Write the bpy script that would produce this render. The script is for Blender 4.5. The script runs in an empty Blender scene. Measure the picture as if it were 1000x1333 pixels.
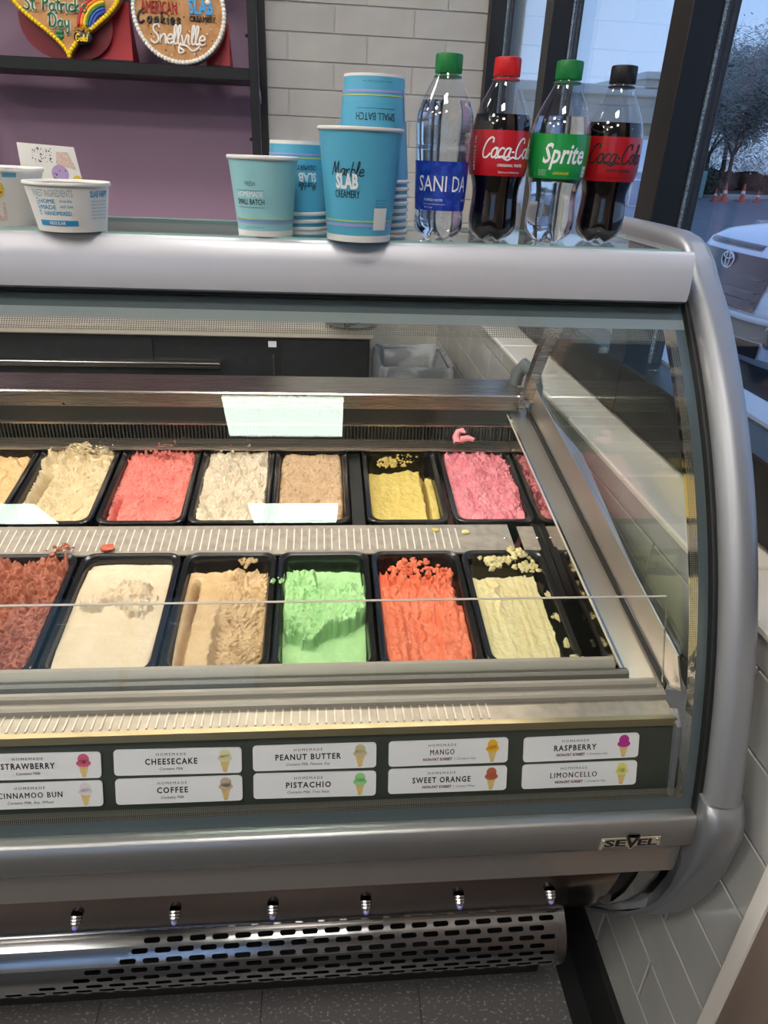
import bpy, math, random
import numpy as np
from mathutils import Matrix, Vector

# ------------------------------------------------------------------ camera, sky, exposure
# Everything is laid out with the lens at z = 0 and lifted by H at the end (floor top = z 0).
H = 1.48
S = bpy.context.scene
C = S.collection
yaw, pitch, roll, FPX = 0.1015944, 0.4773289, 0.0436784, 906.73
fw = Vector((math.sin(yaw)*math.cos(pitch), math.cos(yaw)*math.cos(pitch), -math.sin(pitch)))
r0 = Vector((math.cos(yaw), -math.sin(yaw), 0)); u0 = r0.cross(fw)
rt = math.cos(roll)*r0 + math.sin(roll)*u0; up = rt.cross(fw)
cam_d = bpy.data.cameras.new('camera'); cam = bpy.data.objects.new('camera', cam_d); C.objects.link(cam)
cam.matrix_world = Matrix(((rt.x, up.x, -fw.x, 0), (rt.y, up.y, -fw.y, 0), (rt.z, up.z, -fw.z, 0), (0, 0, 0, 1)))
cam_d.sensor_fit = 'HORIZONTAL'; cam_d.sensor_width = 36.0; cam_d.lens = FPX*0.036
cam_d.clip_start = 0.02; cam_d.clip_end = 400
S.camera = cam
W = bpy.data.worlds.new('sky'); S.world = W; W.use_nodes = True
wn = W.node_tree.nodes; wl = W.node_tree.links; wn.clear()
wo = wn.new('ShaderNodeOutputWorld'); wb = wn.new('ShaderNodeBackground'); wb.inputs['Strength'].default_value = 1.0
tc = wn.new('ShaderNodeTexCoord'); sx = wn.new('ShaderNodeSeparateXYZ'); cr = wn.new('ShaderNodeValToRGB')
wl.new(tc.outputs['Generated'], sx.inputs[0]); wl.new(sx.outputs['Z'], cr.inputs[0]); wl.new(cr.outputs[0], wb.inputs[0]); wl.new(wb.outputs[0], wo.inputs[0])
cr.color_ramp.elements[0].position = 0.0; cr.color_ramp.elements[0].color = (0.40, 0.57, 0.88, 1)
cr.color_ramp.elements[1].position = 0.6; cr.color_ramp.elements[1].color = (0.24, 0.38, 0.72, 1)
S.view_settings.view_transform = 'Standard'; S.view_settings.look = 'None'
S.view_settings.exposure = 0.55; S.view_settings.gamma = 1.0; S.view_settings.use_curve_mapping = False
S.cycles.use_denoising = True
S.cycles.max_bounces = 14; S.cycles.transparent_max_bounces = 24; S.cycles.transmission_bounces = 10
S.cycles.glossy_bounces = 6; S.cycles.diffuse_bounces = 5
S.cycles.caustics_refractive = False; S.cycles.caustics_reflective = False
PANEL_E = 21.0      # the square ceiling lights
TUBE_E = 34.0       # the case's own tube light

# ------------------------------------------------------------------ materials
def lin(c): return tuple(((v/255)/12.92 if v/255 <= .04045 else ((v/255+.055)/1.055)**2.4) for v in c)
def mat(name, rgb, rough=.5, metal=0., spec=None, noise=None, bump=None, emit=0, coat=0, trans=0, ior=None, aniso=0, brushed=None):
    m = bpy.data.materials.new(name); m.use_nodes = True
    nt = m.node_tree; b = nt.nodes['Principled BSDF']
    c = lin(rgb); b.inputs['Base Color'].default_value = (*c, 1)
    b.inputs['Roughness'].default_value = rough; b.inputs['Metallic'].default_value = metal
    if spec is not None: b.inputs['Specular IOR Level'].default_value = spec
    if coat: b.inputs['Coat Weight'].default_value = coat; b.inputs['Coat Roughness'].default_value = .08
    if trans: b.inputs['Transmission Weight'].default_value = trans
    if ior: b.inputs['IOR'].default_value = ior
    if emit: b.inputs['Emission Color'].default_value = (*c, 1); b.inputs['Emission Strength'].default_value = emit
    t = nt.nodes.new('ShaderNodeTexCoord')
    if noise:       # (scale, rgb2, lo, hi[, stretch])
        n = nt.nodes.new('ShaderNodeTexNoise'); n.inputs['Scale'].default_value = noise[0]; n.inputs['Detail'].default_value = 5
        mp = nt.nodes.new('ShaderNodeMapping'); nt.links.new(t.outputs['Object'], mp.inputs[0]); nt.links.new(mp.outputs[0], n.inputs[0])
        if len(noise) > 4: mp.inputs['Scale'].default_value = noise[4]
        r = nt.nodes.new('ShaderNodeValToRGB'); nt.links.new(n.outputs[0], r.inputs[0]); nt.links.new(r.outputs[0], b.inputs['Base Color'])
        r.color_ramp.elements[0].position = noise[2]; r.color_ramp.elements[0].color = (*c, 1)
        r.color_ramp.elements[1].position = noise[3]; r.color_ramp.elements[1].color = (*lin(noise[1]), 1)
    if bump:        # (scale, strength, distance)
        n = nt.nodes.new('ShaderNodeTexNoise'); n.inputs['Scale'].default_value = bump[0]; n.inputs['Detail'].default_value = 4
        nt.links.new(t.outputs['Object'], n.inputs[0]); bp = nt.nodes.new('ShaderNodeBump')
        bp.inputs['Strength'].default_value = bump[1]; bp.inputs['Distance'].default_value = bump[2]
        nt.links.new(n.outputs[0], bp.inputs['Height']); nt.links.new(bp.outputs[0], b.inputs['Normal'])
    if brushed:     # (mapping scale, roughness lo, hi)
        n = nt.nodes.new('ShaderNodeTexNoise'); n.inputs['Scale'].default_value = 1; n.inputs['Detail'].default_value = 3
        mp = nt.nodes.new('ShaderNodeMapping'); mp.inputs['Scale'].default_value = brushed[0]
        nt.links.new(t.outputs['Object'], mp.inputs[0]); nt.links.new(mp.outputs[0], n.inputs[0])
        mr = nt.nodes.new('ShaderNodeMapRange'); mr.inputs['To Min'].default_value = brushed[1]; mr.inputs['To Max'].default_value = brushed[2]
        nt.links.new(n.outputs[0], mr.inputs[0]); nt.links.new(mr.outputs[0], b.inputs['Roughness'])
        bp = nt.nodes.new('ShaderNodeBump'); bp.inputs['Strength'].default_value = .12; bp.inputs['Distance'].default_value = .0004
        nt.links.new(n.outputs[0], bp.inputs['Height']); nt.links.new(bp.outputs[0], b.inputs['Normal'])
    return m
def glass(name, tint, f0=.05, rough=0., dots=None, mir=(1, 1, 1)):
    """thin pane: clear with a mirror share that rises at grazing angles, the same from both sides"""
    m = bpy.data.materials.new(name); m.use_nodes = True; nt = m.node_tree; nt.nodes.clear()
    o = nt.nodes.new('ShaderNodeOutputMaterial'); mx = nt.nodes.new('ShaderNodeMixShader')
    tr = nt.nodes.new('ShaderNodeBsdfTransparent'); gl = nt.nodes.new('ShaderNodeBsdfGlossy')
    tr.inputs[0].default_value = (*tint, 1); gl.inputs['Roughness'].default_value = rough; gl.inputs[0].default_value = (*mir, 1)
    lw = nt.nodes.new('ShaderNodeLayerWeight'); lw.inputs['Blend'].default_value = .5
    pw = nt.nodes.new('ShaderNodeMath'); pw.operation = 'POWER'; pw.inputs[1].default_value = 5
    ml = nt.nodes.new('ShaderNodeMath'); ml.operation = 'MULTIPLY_ADD'; ml.inputs[1].default_value = 1-f0; ml.inputs[2].default_value = f0
    nt.links.new(lw.outputs['Facing'], pw.inputs[0]); nt.links.new(pw.outputs[0], ml.inputs[0]); nt.links.new(ml.outputs[0], mx.inputs[0])
    nt.links.new(tr.outputs[0], mx.inputs[1]); nt.links.new(gl.outputs[0], mx.inputs[2])
    last = mx
    if dots:        # printed dot screen: (colour, cells per uv unit, coverage)
        df = nt.nodes.new('ShaderNodeBsdfDiffuse'); df.inputs[0].default_value = (*lin(dots[0]), 1)
        uv = nt.nodes.new('ShaderNodeTexCoord'); mp = nt.nodes.new('ShaderNodeMapping'); mp.inputs['Scale'].default_value = (dots[1], dots[1], dots[1])
        nt.links.new(uv.outputs['UV'], mp.inputs[0])
        fr = nt.nodes.new('ShaderNodeVectorMath'); fr.operation = 'FRACTION'; nt.links.new(mp.outputs[0], fr.inputs[0])
        sb = nt.nodes.new('ShaderNodeVectorMath'); sb.operation = 'DISTANCE'; sb.inputs[1].default_value = (.5, .5, 0)
        nt.links.new(fr.outputs[0], sb.inputs[0])
        lt = nt.nodes.new('ShaderNodeMath'); lt.operation = 'GREATER_THAN'; lt.inputs[1].default_value = dots[2]
        nt.links.new(sb.outputs['Value'], lt.inputs[0])
        m2 = nt.nodes.new('ShaderNodeMixShader'); nt.links.new(lt.outputs[0], m2.inputs[0])
        nt.links.new(mx.outputs[0], m2.inputs[1]); nt.links.new(df.outputs[0], m2.inputs[2]); last = m2
    nt.links.new(last.outputs[0], o.inputs[0]); return m

M = {}
M['satin'] = mat('satin_aluminium', (196, 197, 204), .38, .75, brushed=((2, 260, 260), .30, .42))
M['tube'] = mat('metallic_silver_paint', (152, 154, 158), .44, .6, bump=(900, .15, .0005))
M['steel'] = mat('brushed_steel', (178, 170, 162), .3, 1, brushed=((3, 300, 300), .20, .36))
M['steel_y'] = mat('brushed_steel_along', (188, 183, 176), .34, .85, brushed=((300, 3, 300), .28, .44))
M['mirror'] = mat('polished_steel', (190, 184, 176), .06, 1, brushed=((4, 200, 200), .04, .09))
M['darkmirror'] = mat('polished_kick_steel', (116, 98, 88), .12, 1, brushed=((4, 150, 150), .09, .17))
M['chrome'] = mat('chrome', (205, 205, 208), .07, 1)
M['grille'] = mat('perforated_steel', (160, 160, 160), .14, 1, brushed=((6, 120, 120), .10, .2))
M['rail'] = mat('satin_rail', (160, 160, 158), .35, .8, brushed=((2, 260, 260), .28, .4))
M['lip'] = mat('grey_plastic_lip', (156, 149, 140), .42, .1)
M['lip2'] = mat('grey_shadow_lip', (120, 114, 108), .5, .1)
M['black'] = mat('black_plastic', (16, 16, 18), .35, 0)
M['pan'] = mat('black_tub_plastic', (20, 20, 22), .22, 0, coat=.3, bump=(160, .12, .001))
M['rubber'] = mat('black_rubber', (14, 14, 15), .6)
M['blackmetal'] = mat('black_powder_coat', (18, 18, 20), .45, .2)
M['frame'] = mat('dark_window_frame', (18, 17, 17), .4, .3)
M['framebrown'] = mat('bronze_window_frame', (52, 44, 42), .4, .3)
M['spacer'] = mat('window_spacer', (150, 162, 165), .4, .5, noise=(400, (90, 100, 104), .45, .55))
M['frit'] = mat('grey_glass_border', (86, 95, 100), .25, 0, coat=.4)
M['frit2'] = mat('light_grey_glass_border', (140, 148, 150), .3, 0, coat=.4)
M['glass'] = glass('case_glass', (.968, .98, .972), .018, mir=(.80, 1, .93))
M['glassin'] = glass('inner_glass', (.98, .99, .985), .012, mir=(.80, 1, .93))
M['glassedge'] = mat('glass_edge', (150, 190, 182), .1, 0, coat=.5)
M['dotglass'] = glass('dotted_glass', (1, 1, 1), .0, dots=((120, 118, 112), 1, .42))
M['winglass'] = glass('window_glass', (.93, .96, .97), .05)
M['topglass'] = glass('shelf_glass', (.965, .985, .978), .04)
M['white'] = mat('white_paint', (236, 234, 230), .5)
M['ceil'] = mat('ceiling_tile_white', (226, 224, 220), .8, bump=(300, .2, .001))
M['wallpaint'] = mat('painted_wall', (205, 200, 194), .7)
M['taupe'] = mat('taupe_wall', (112, 98, 88), .6, bump=(500, .3, .0006))
M['purple'] = mat('purple_wall', (146, 118, 140), .62, bump=(350, .1, .0005))
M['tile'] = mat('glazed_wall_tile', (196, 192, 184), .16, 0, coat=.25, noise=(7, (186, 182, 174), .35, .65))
M['tile_shaded'] = mat('glazed_tile_shaded', (172, 172, 168), .16, 0, coat=.25, noise=(7, (162, 162, 158), .35, .65))  # same glazed tile, greyed to paint in the right wall's shade
M['grout'] = mat('grout', (205, 201, 192), .9)
M['wallwhite'] = mat('white_sill_tile', (222, 217, 208), .25, coat=.2)
M['floor'] = mat('speckled_vinyl', (92, 90, 90), .36, noise=(120, (150, 147, 145), .58, .66, (1, 1.6, 1)))
M['seam'] = mat('floor_seam', (48, 47, 48), .7)
M['countertop'] = mat('back_counter_top', (196, 186, 170), .4, .1)
M['darkfront'] = mat('dark_cabinet_front', (44, 46, 48), .3, .1, noise=(30, (54, 56, 57), .4, .7))
M['liner'] = mat('grey_bin_liner', (96, 100, 104), .35, 0, noise=(14, (140, 144, 146), .45, .62, (1, 6, 1)))
M['bin'] = mat('grey_bin_plastic', (70, 74, 78), .5)
M['trash'] = mat('brown_paper_trash', (150, 120, 78), .8)
M['label'] = mat('label_card', (238, 236, 240), .3, 0, coat=.4)
M['ink'] = mat('black_ink', (28, 26, 28), .6)
M['inkgrey'] = mat('grey_ink', (70, 68, 72), .6)
M['plum'] = mat('plum_ink', (104, 36, 66), .6)
M['cup'] = mat('blue_paper_cup', (84, 172, 204), .38, 0, coat=.15)
M['cupteal'] = mat('pale_blue_paper_cup', (150, 204, 210), .38, 0, coat=.15)
M['paper'] = mat('white_paper', (232, 230, 224), .5)
M['lilac'] = mat('lilac_print', (160, 160, 214), .5)
M['lime'] = mat('lime_print', (190, 206, 110), .5)
M['whiteink'] = mat('white_ink', (228, 236, 238), .5)
M['blueink'] = mat('blue_ink', (40, 150, 200), .5)
M['greyblue'] = mat('grey_blue_ink', (140, 160, 170), .6)
M['yellowp'] = mat('yellow_print', (226, 198, 80), .5); M['purplep'] = mat('purple_print', (186, 160, 206), .5)
M['conep'] = mat('cone_print', (206, 176, 160), .5, noise=(900, (226, 204, 190), .45, .55))
M['pet'] = glass('clear_pet', (.93, .95, .96), .06, .02)
M['water'] = mat('clear_water', (250, 252, 252), .0, 0, trans=1., ior=1.33)
M['cola'] = mat('dark_cola', (14, 6, 5), .05, 0, spec=.25)
M['capg'] = mat('green_cap', (20, 122, 58), .35); M['capr'] = mat('red_cap', (206, 24, 30), .35); M['capk'] = mat('black_cap', (22, 20, 22), .35)
M['sleeveblue'] = mat('blue_label', (24, 52, 160), .3, coat=.3, noise=(120, (40, 82, 190), .45, .6))
M['sleevered'] = mat('red_label', (196, 24, 36), .3, coat=.3)
M['sleevedark'] = mat('deep_red_label', (176, 18, 28), .3, coat=.3)
M['sleevegreen'] = mat('green_label', (24, 150, 70), .3, coat=.3)
M['labelwhite'] = mat('label_white_ink', (245, 245, 245), .4); M['yellowink'] = mat('yellow_ink', (236, 222, 60), .4)
M['cookie'] = mat('baked_cookie', (190, 142, 92), .75, noise=(40, (168, 116, 66), .4, .7), bump=(90, .4, .003))
M['choc'] = mat('chocolate_chip', (58, 34, 24), .5)
def icing(n, c): M[n] = mat(n, c, .38, 0, coat=.25)
icing('icing_yellow', (244, 206, 20)); icing('icing_white', (238, 232, 222)); icing('icing_red', (188, 30, 42)); icing('icing_orange', (236, 128, 30))
icing('icing_green', (24, 104, 56)); icing('icing_blue', (30, 66, 160)); icing('icing_sky', (40, 150, 214)); icing('icing_black', (24, 20, 24)); icing('icing_gold', (190, 136, 40))
M['redbox'] = mat('red_card', (172, 30, 42), .5)
M['glint'] = mat('pale_glint_steel', (236, 228, 214), .3, .3)  # pale tone stands in for light caught in the slots
M['emitc'] = mat('ceiling_light_diffuser', (255, 250, 242), .5, emit=PANEL_E)
M['emitt'] = mat('case_tube_light', (255, 241, 222), .5, emit=TUBE_E)
M['bulb'] = mat('nozzle_tip', (150, 150, 235), .1, .2, coat=1)
# outside
M['asphalt'] = mat('asphalt', (92, 96, 104), .85, noise=(3, (108, 112, 120), .35, .65))
M['curb'] = mat('concrete_curb', (176, 172, 166), .85)
M['linepaint'] = mat('parking_line', (214, 220, 226), .7)
M['carwhite'] = mat('white_car_paint', (226, 232, 240), .25, 0, coat=.8)
M['cardark'] = mat('dark_car_grille', (34, 28, 28), .18, .3, coat=.6)
M['carglass'] = mat('car_window', (30, 36, 42), .05, .2, coat=1)
M['cartrim'] = mat('grey_car_trim', (86, 92, 92), .4, .2)
M['tyre'] = mat('tyre', (20, 20, 21), .8)
M['vanblue'] = mat('pale_blue_van_paint', (126, 166, 206), .4, .1)
M['vanwhite'] = mat('white_van_paint', (214, 226, 236), .4)
M['bark'] = mat('bark', (76, 68, 62), .9); M['twig'] = mat('bare_twigs', (134, 132, 124), .95, noise=(2, (158, 154, 144), .4, .6))
M['ever'] = mat('dark_needles', (44, 54, 48), .95); M['mulch'] = mat('mulch', (88, 68, 62), .95)
M['stucco'] = mat('beige_stucco', (176, 178, 170), .9); M['stucco2'] = mat('pale_cornice', (196, 204, 200), .9); M['stucco3'] = mat('tan_stucco', (164, 150, 132), .9)
M['cone'] = mat('orange_cone_plastic', (232, 92, 52), .6); M['utility'] = mat('pale_green_steel', (142, 172, 164), .6)
M['bush'] = mat('bush_leaves', (66, 74, 58), .9)

# ------------------------------------------------------------------ mesh helpers
class MB:
    def __init__(s): s.v = []; s.f = []; s.uv = None
    def add(s, vs, fs):
        o = len(s.v); s.v += [tuple(v) for v in vs]; s.f += [tuple(i+o for i in f) for f in fs]; return s
    def box(s, x0, x1, y0, y1, z0, z1, b=0):
        if b <= 0:
            vs = [(x, y, z) for x in (x0, x1) for y in (y0, y1) for z in (z0, z1)]
            return s.add(vs, [(0, 1, 3, 2), (4, 6, 7, 5), (0, 4, 5, 1), (2, 3, 7, 6), (0, 2, 6, 4), (1, 5, 7, 3)])
        b = min(b, (x1-x0)*.49, (y1-y0)*.49, (z1-z0)*.49)
        c = [(x0, x1), (y0, y1), (z0, z1)]; vs = []; idx = {}
        for i in range(2):
            for j in range(2):
                for k in range(2):
                    s3 = (i, j, k)
                    for a in range(3):      # vertex on the face normal to axis a
                        p = [0, 0, 0]
                        for q in range(3):
                            e = c[q][s3[q]]; sg = 1 if s3[q] == 0 else -1
                            p[q] = e if q == a else e+sg*b
                        idx[(s3, a)] = len(vs); vs.append(tuple(p))
        fs = []
        for a in range(3):
            o1, o2 = [q for q in range(3) if q != a]
            for e in range(2):
                lp = []
                for (p, q) in ((0, 0), (1, 0), (1, 1), (0, 1)):
                    t = [0, 0, 0]; t[a] = e; t[o1] = p; t[o2] = q; lp.append(idx[(tuple(t), a)])
                flip = (e == 0) ^ (a == 1)
                fs.append(tuple(reversed(lp)) if flip else tuple(lp))
        for a in range(3):                  # edges along axis a
            o1, o2 = [q for q in range(3) if q != a]
            for p in range(2):
                for q in range(2):
                    t0 = [0, 0, 0]; t0[o1] = p; t0[o2] = q; t1 = list(t0); t1[a] = 1
                    A, B = idx[(tuple(t0), o1)], idx[(tuple(t1), o1)]; D, E = idx[(tuple(t0), o2)], idx[(tuple(t1), o2)]
                    f = (A, B, E, D); flip = (p ^ q) ^ (a == 1)
                    fs.append(f if flip else tuple(reversed(f)))
        for i in range(2):
            for j in range(2):
                for k in range(2):
                    t = (i, j, k); f = (idx[(t, 0)], idx[(t, 1)], idx[(t, 2)])
                    fs.append(f if (i+j+k) % 2 else tuple(reversed(f)))
        return s.add(vs, fs)
    def grid(s, P, closed_u=False, closed_v=False, flip=False):
        """P[i][j] points"""
        n = len(P); m = len(P[0]); vs = [p for row in P for p in row]; fs = []
        for i in range(n if closed_u else n-1):
            for j in range(m if closed_v else m-1):
                a = i*m+j; b = ((i+1) % n)*m+j; c = ((i+1) % n)*m+(j+1) % m; d = i*m+(j+1) % m
                fs.append((a, d, c, b) if flip else (a, b, c, d))
        return s.add(vs, fs)
    def lathe(s, prof, cx=0, cy=0, z0=0, n=40, fn=None, cap0=True, cap1=True):
        P = []
        for (r, z) in prof:
            row = []
            for k in range(n):
                a = 2*math.pi*k/n; rr, zz = (r, z) if fn is None else fn(r, z, a)
                row.append((cx+rr*math.cos(a), cy+rr*math.sin(a), z0+zz))
            P.append(row)
        o = len(s.v); s.grid(P, closed_v=True, flip=True)
        if cap0: s.f.append(tuple(o+k for k in reversed(range(n))))
        if cap1: s.f.append(tuple(o+(len(prof)-1)*n+k for k in range(n)))
        return s
    def tube(s, pts, r, n=8, cap=True):
        pts = [Vector(p) for p in pts]; P = []; prev = None
        for i, p in enumerate(pts):
            t = (pts[min(i+1, len(pts)-1)]-pts[max(i-1, 0)])
            t = t.normalized() if t.length > 1e-9 else Vector((0, 0, 1))
            if prev is None:
                a = Vector((0, 0, 1)) if abs(t.z) < .9 else Vector((1, 0, 0)); nn = t.cross(a).normalized()
            else:
                nn = prev-t*prev.dot(t); nn = nn.normalized() if nn.length > 1e-6 else t.orthogonal().normalized()
            prev = nn; bb = t.cross(nn); rr = r[i] if isinstance(r, (list, tuple)) else r
            P.append([tuple(p+nn*rr*math.cos(2*math.pi*k/n)+bb*rr*math.sin(2*math.pi*k/n)) for k in range(n)])
        o = len(s.v); s.grid(P, closed_v=True)
        if cap: s.f.append(tuple(o+k for k in reversed(range(n)))); s.f.append(tuple(o+(len(P)-1)*n+k for k in range(n)))
        return s
    def prism(s, poly, x0, x1, axis='x'):
        """polygon in (y,z) run along x (or (x,z) along y, (x,y) along z)"""
        n = len(poly)
        def mk(a, e): return (e, a[0], a[1]) if axis == 'x' else ((a[0], e, a[1]) if axis == 'y' else (a[0], a[1], e))
        vs = [mk(p, x0) for p in poly]+[mk(p, x1) for p in poly]
        fs = [tuple(range(n)), tuple(reversed(range(n, 2*n)))]+[(i, i+n, (i+1) % n+n, (i+1) % n) for i in range(n)]
        return s.add(vs, fs)
    def sphere(s, c, r, n=10, m=6, sq=(1, 1, 1)):
        P = []
        for i in range(m+1):
            a = math.pi*i/m; P.append([(c[0]+sq[0]*r*math.sin(a)*math.cos(2*math.pi*k/n), c[1]+sq[1]*r*math.sin(a)*math.sin(2*math.pi*k/n), c[2]+sq[2]*r*math.cos(a)) for k in range(n)])
        return s.grid(P, closed_v=True)
    def xf(s, f): s.v = [tuple(f(*p)) for p in s.v]; return s
def fixn(me):
    import bmesh
    bm = bmesh.new(); bm.from_mesh(me); bmesh.ops.recalc_face_normals(bm, faces=bm.faces); bm.to_mesh(me); bm.free()
def wpos(o):
    v = Vector((0, 0, 0))
    while o: v += o.location; o = o.parent
    return v
def obj(name, mb, m, parent=None, smooth=None, fix=True, local=False):
    me = bpy.data.meshes.new(name)
    v = mb.v
    if parent and not local:
        w = wpos(parent); v = [(a-w.x, b-w.y, c-w.z) for a, b, c in v]
    me.from_pydata(v, [], mb.f)
    if fix: fixn(me)
    if smooth is not None:
        me.shade_smooth()
        if smooth < 179: me.set_sharp_from_angle(angle=math.radians(smooth))
    me.materials.append(m if not isinstance(m, str) else M[m])
    o = bpy.data.objects.new(name, me); C.objects.link(o)
    if parent: o.parent = parent
    return o
def recentre(o, p):
    """give a top-level mesh built in scene coordinates an origin at p"""
    p = Vector(p); o.data.transform(Matrix.Translation(-p)); o.location = p; return o
def tag(o, label=None, cat=None, group=None, kind=None):
    if label: o['label'] = label
    if cat: o['category'] = cat
    if group: o['group'] = group
    if kind: o['kind'] = kind
    return o
def thing(name, loc, label, cat, group=None, rot=None):
    o = bpy.data.objects.new(name, None); C.objects.link(o); o.location = loc; o.empty_display_size = .05
    if rot: o.rotation_euler = rot
    return tag(o, label, cat, group)
def struct(name, mb, m, parent=None, smooth=None):
    o = obj(name, mb, m, parent, smooth)
    if parent is None: o['kind'] = 'structure'
    return o
def link_copy(o, parent, loc, name=None):
    c = o.copy(); C.objects.link(c); c.parent = parent; c.location = loc; return c

# ------------------------------------------------------------------ lettering helpers
_tc = {}
def text2d(s, size, bold=0., shear=0., spc=1., sx=1.):
    """outline lettering as flat triangles, centred on (0,0), capital height about `size`"""
    key = (s, bold, shear, spc)
    if key not in _tc:
        cu = bpy.data.curves.new('t', 'FONT'); cu.body = s; cu.size = 1; cu.offset = 0 if 'M' in s.upper() else bold; cu.shear = shear; cu.space_character = spc; cu.resolution_u = 2
        o = bpy.data.objects.new('t', cu); C.objects.link(o); dg = bpy.context.evaluated_depsgraph_get()
        me = bpy.data.meshes.new_from_object(o.evaluated_get(dg)); vs = [(v.co.x, v.co.y) for v in me.vertices]; fs = [tuple(p.vertices) for p in me.polygons]
        bpy.data.objects.remove(o); bpy.data.curves.remove(cu); bpy.data.meshes.remove(me)
        if bold and 'M' in s.upper():     # the M's inner corner fills in when fattened: thicken by overlaying shifted copies instead
            V0, F0 = vs, fs; vs, fs = [], []
            for q in (-1, 0, 1): o_ = len(vs); vs = vs+[(x+q*bold*.8, y) for x, y in V0]; fs = fs+[tuple(i+o_ for i in f) for f in F0]
        _tc[key] = (vs, fs)
    vs, fs = _tc[key]
    if not vs: return [], []
    x0 = min(v[0] for v in vs); x1 = max(v[0] for v in vs); k = size/.70
    return [((v[0]-(x0+x1)/2)*k*sx, (v[1]-.35)*k) for v in vs], fs
def fit2d(s, width, height, **kw):
    vs, fs = text2d(s, height, **kw); w = max(v[0] for v in vs)-min(v[0] for v in vs)
    return [(x*width/w, y) for x, y in vs], fs
def spline(pts, k=4):
    if len(pts) < 3: return pts
    out = []; P = [pts[0]]+list(pts)+[pts[-1]]
    for i in range(1, len(P)-2):
        for j in range(k):
            t = j/k; a, b, c, d = P[i-1], P[i], P[i+1], P[i+2]
            out.append(tuple(.5*((2*b[q])+(-a[q]+c[q])*t+(2*a[q]-5*b[q]+4*c[q]-d[q])*t*t+(-a[q]+3*b[q]-3*c[q]+d[q])*t**3) for q in (0, 1)))
    out.append(pts[-1]); return out
HF = {'a': (.5, [[(.42, .42), (.28, .5), (.1, .4), (.06, .16), (.18, .01), (.34, .1), (.43, .5)], [(.43, .5), (.42, .12), (.52, .02)]]),
 'b': (.45, [[(.12, 1), (.08, .1), (.25, 0), (.4, .18), (.34, .42), (.2, .48), (.09, .35)]]),
 'c': (.42, [[(.4, .42), (.25, .5), (.08, .36), (.06, .14), (.2, 0), (.44, .1)]]),
 'd': (.5, [[(.44, 1), (.4, .5), (.42, .1), (.5, .02)], [(.4, .4), (.25, .5), (.08, .36), (.06, .15), (.2, 0), (.4, .15)]]),
 'e': (.42, [[(.06, .24), (.34, .28), (.34, .44), (.2, .5), (.07, .34), (.07, .12), (.22, 0), (.44, .1)]]),
 'i': (.22, [[(.08, .5), (.08, .08), (.2, .02)], [(.09, .68), (.12, .72)]]),
 'k': (.42, [[(.1, 1), (.07, 0)], [(.38, .5), (.1, .22), (.28, .12), (.42, 0)]]),
 'l': (.26, [[(.04, .12), (.2, .7), (.17, 1), (.08, .9), (.07, .2), (.15, 0), (.28, .08)]]),
 'n': (.46, [[(.06, .5), (.08, 0)], [(.08, .3), (.24, .5), (.36, .4), (.38, .05), (.46, .02)]]),
 'o': (.46, [[(.24, .5), (.08, .38), (.07, .14), (.22, 0), (.38, .12), (.38, .38), (.24, .5), (.44, .44)]]),
 'p': (.46, [[(.06, .5), (.09, -.4)], [(.08, .35), (.22, .5), (.38, .36), (.34, .08), (.2, 0), (.09, .1)]]),
 'r': (.38, [[(.06, .5), (.08, 0)], [(.08, .28), (.2, .48), (.34, .46)]]),
 's': (.38, [[(.36, .42), (.2, .5), (.08, .38), (.3, .18), (.22, 0), (.04, .06)]]),
 't': (.34, [[(.18, .88), (.16, .12), (.28, 0)], [(.02, .56), (.34, .58)]]),
 'u': (.46, [[(.06, .5), (.08, .1), (.2, 0), (.38, .14)], [(.38, .5), (.38, .08), (.46, .02)]]),
 'v': (.42, [[(.04, .5), (.18, 0), (.36, .5), (.44, .46)]]),
 'y': (.46, [[(.06, .5), (.1, .14), (.22, .06), (.38, .2)], [(.38, .5), (.36, -.3), (.18, -.42), (.1, -.25)]]),
 'C': (.66, [[(.6, .74), (.58, .94), (.4, 1), (.18, .82), (.06, .4), (.18, .04), (.42, 0), (.64, .22)]]),
 'D': (.68, [[(.16, .96), (.12, .05)], [(0, .82), (.3, 1), (.58, .78), (.6, .3), (.36, .02), (.08, .06)]]),
 'G': (.62, [[(.54, .8), (.38, 1), (.14, .84), (.05, .4), (.22, 0), (.48, .1), (.5, .42), (.3, .42)]]),
 'M': (.8, [[(.02, 0), (.14, .6), (.2, 1), (.3, .5), (.36, .2), (.52, .8), (.58, 1), (.62, .4), (.74, .02)]]),
 'P': (.52, [[(.14, .96), (.1, 0)], [(0, .84), (.26, 1), (.48, .8), (.36, .52), (.12, .5)]]),
 'S': (.56, [[(.5, .8), (.38, 1), (.16, .9), (.16, .66), (.4, .42), (.46, .16), (.26, 0), (.02, .14)]]),
 '.': (.18, [[(.06, .02), (.09, .04)]]), "'": (.16, [[(.1, 1), (.06, .82)]]), '-': (.3, [[(.04, .3), (.24, .3)]]), ' ': (.3, [])}
def hand(s, h, shear=.2, track=1.):
    """hand lettering as centre-line strokes, centred"""
    x = 0; out = []
    for ch in s:
        w, ps = HF[ch]
        for p in ps: out.append([((x+a+shear*b)*h, (b-.5)*h) for a, b in spline(p)])
        x += w*track
    sh = x*h/2
    return [[(a-sh, b) for a, b in p] for p in out]
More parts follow.
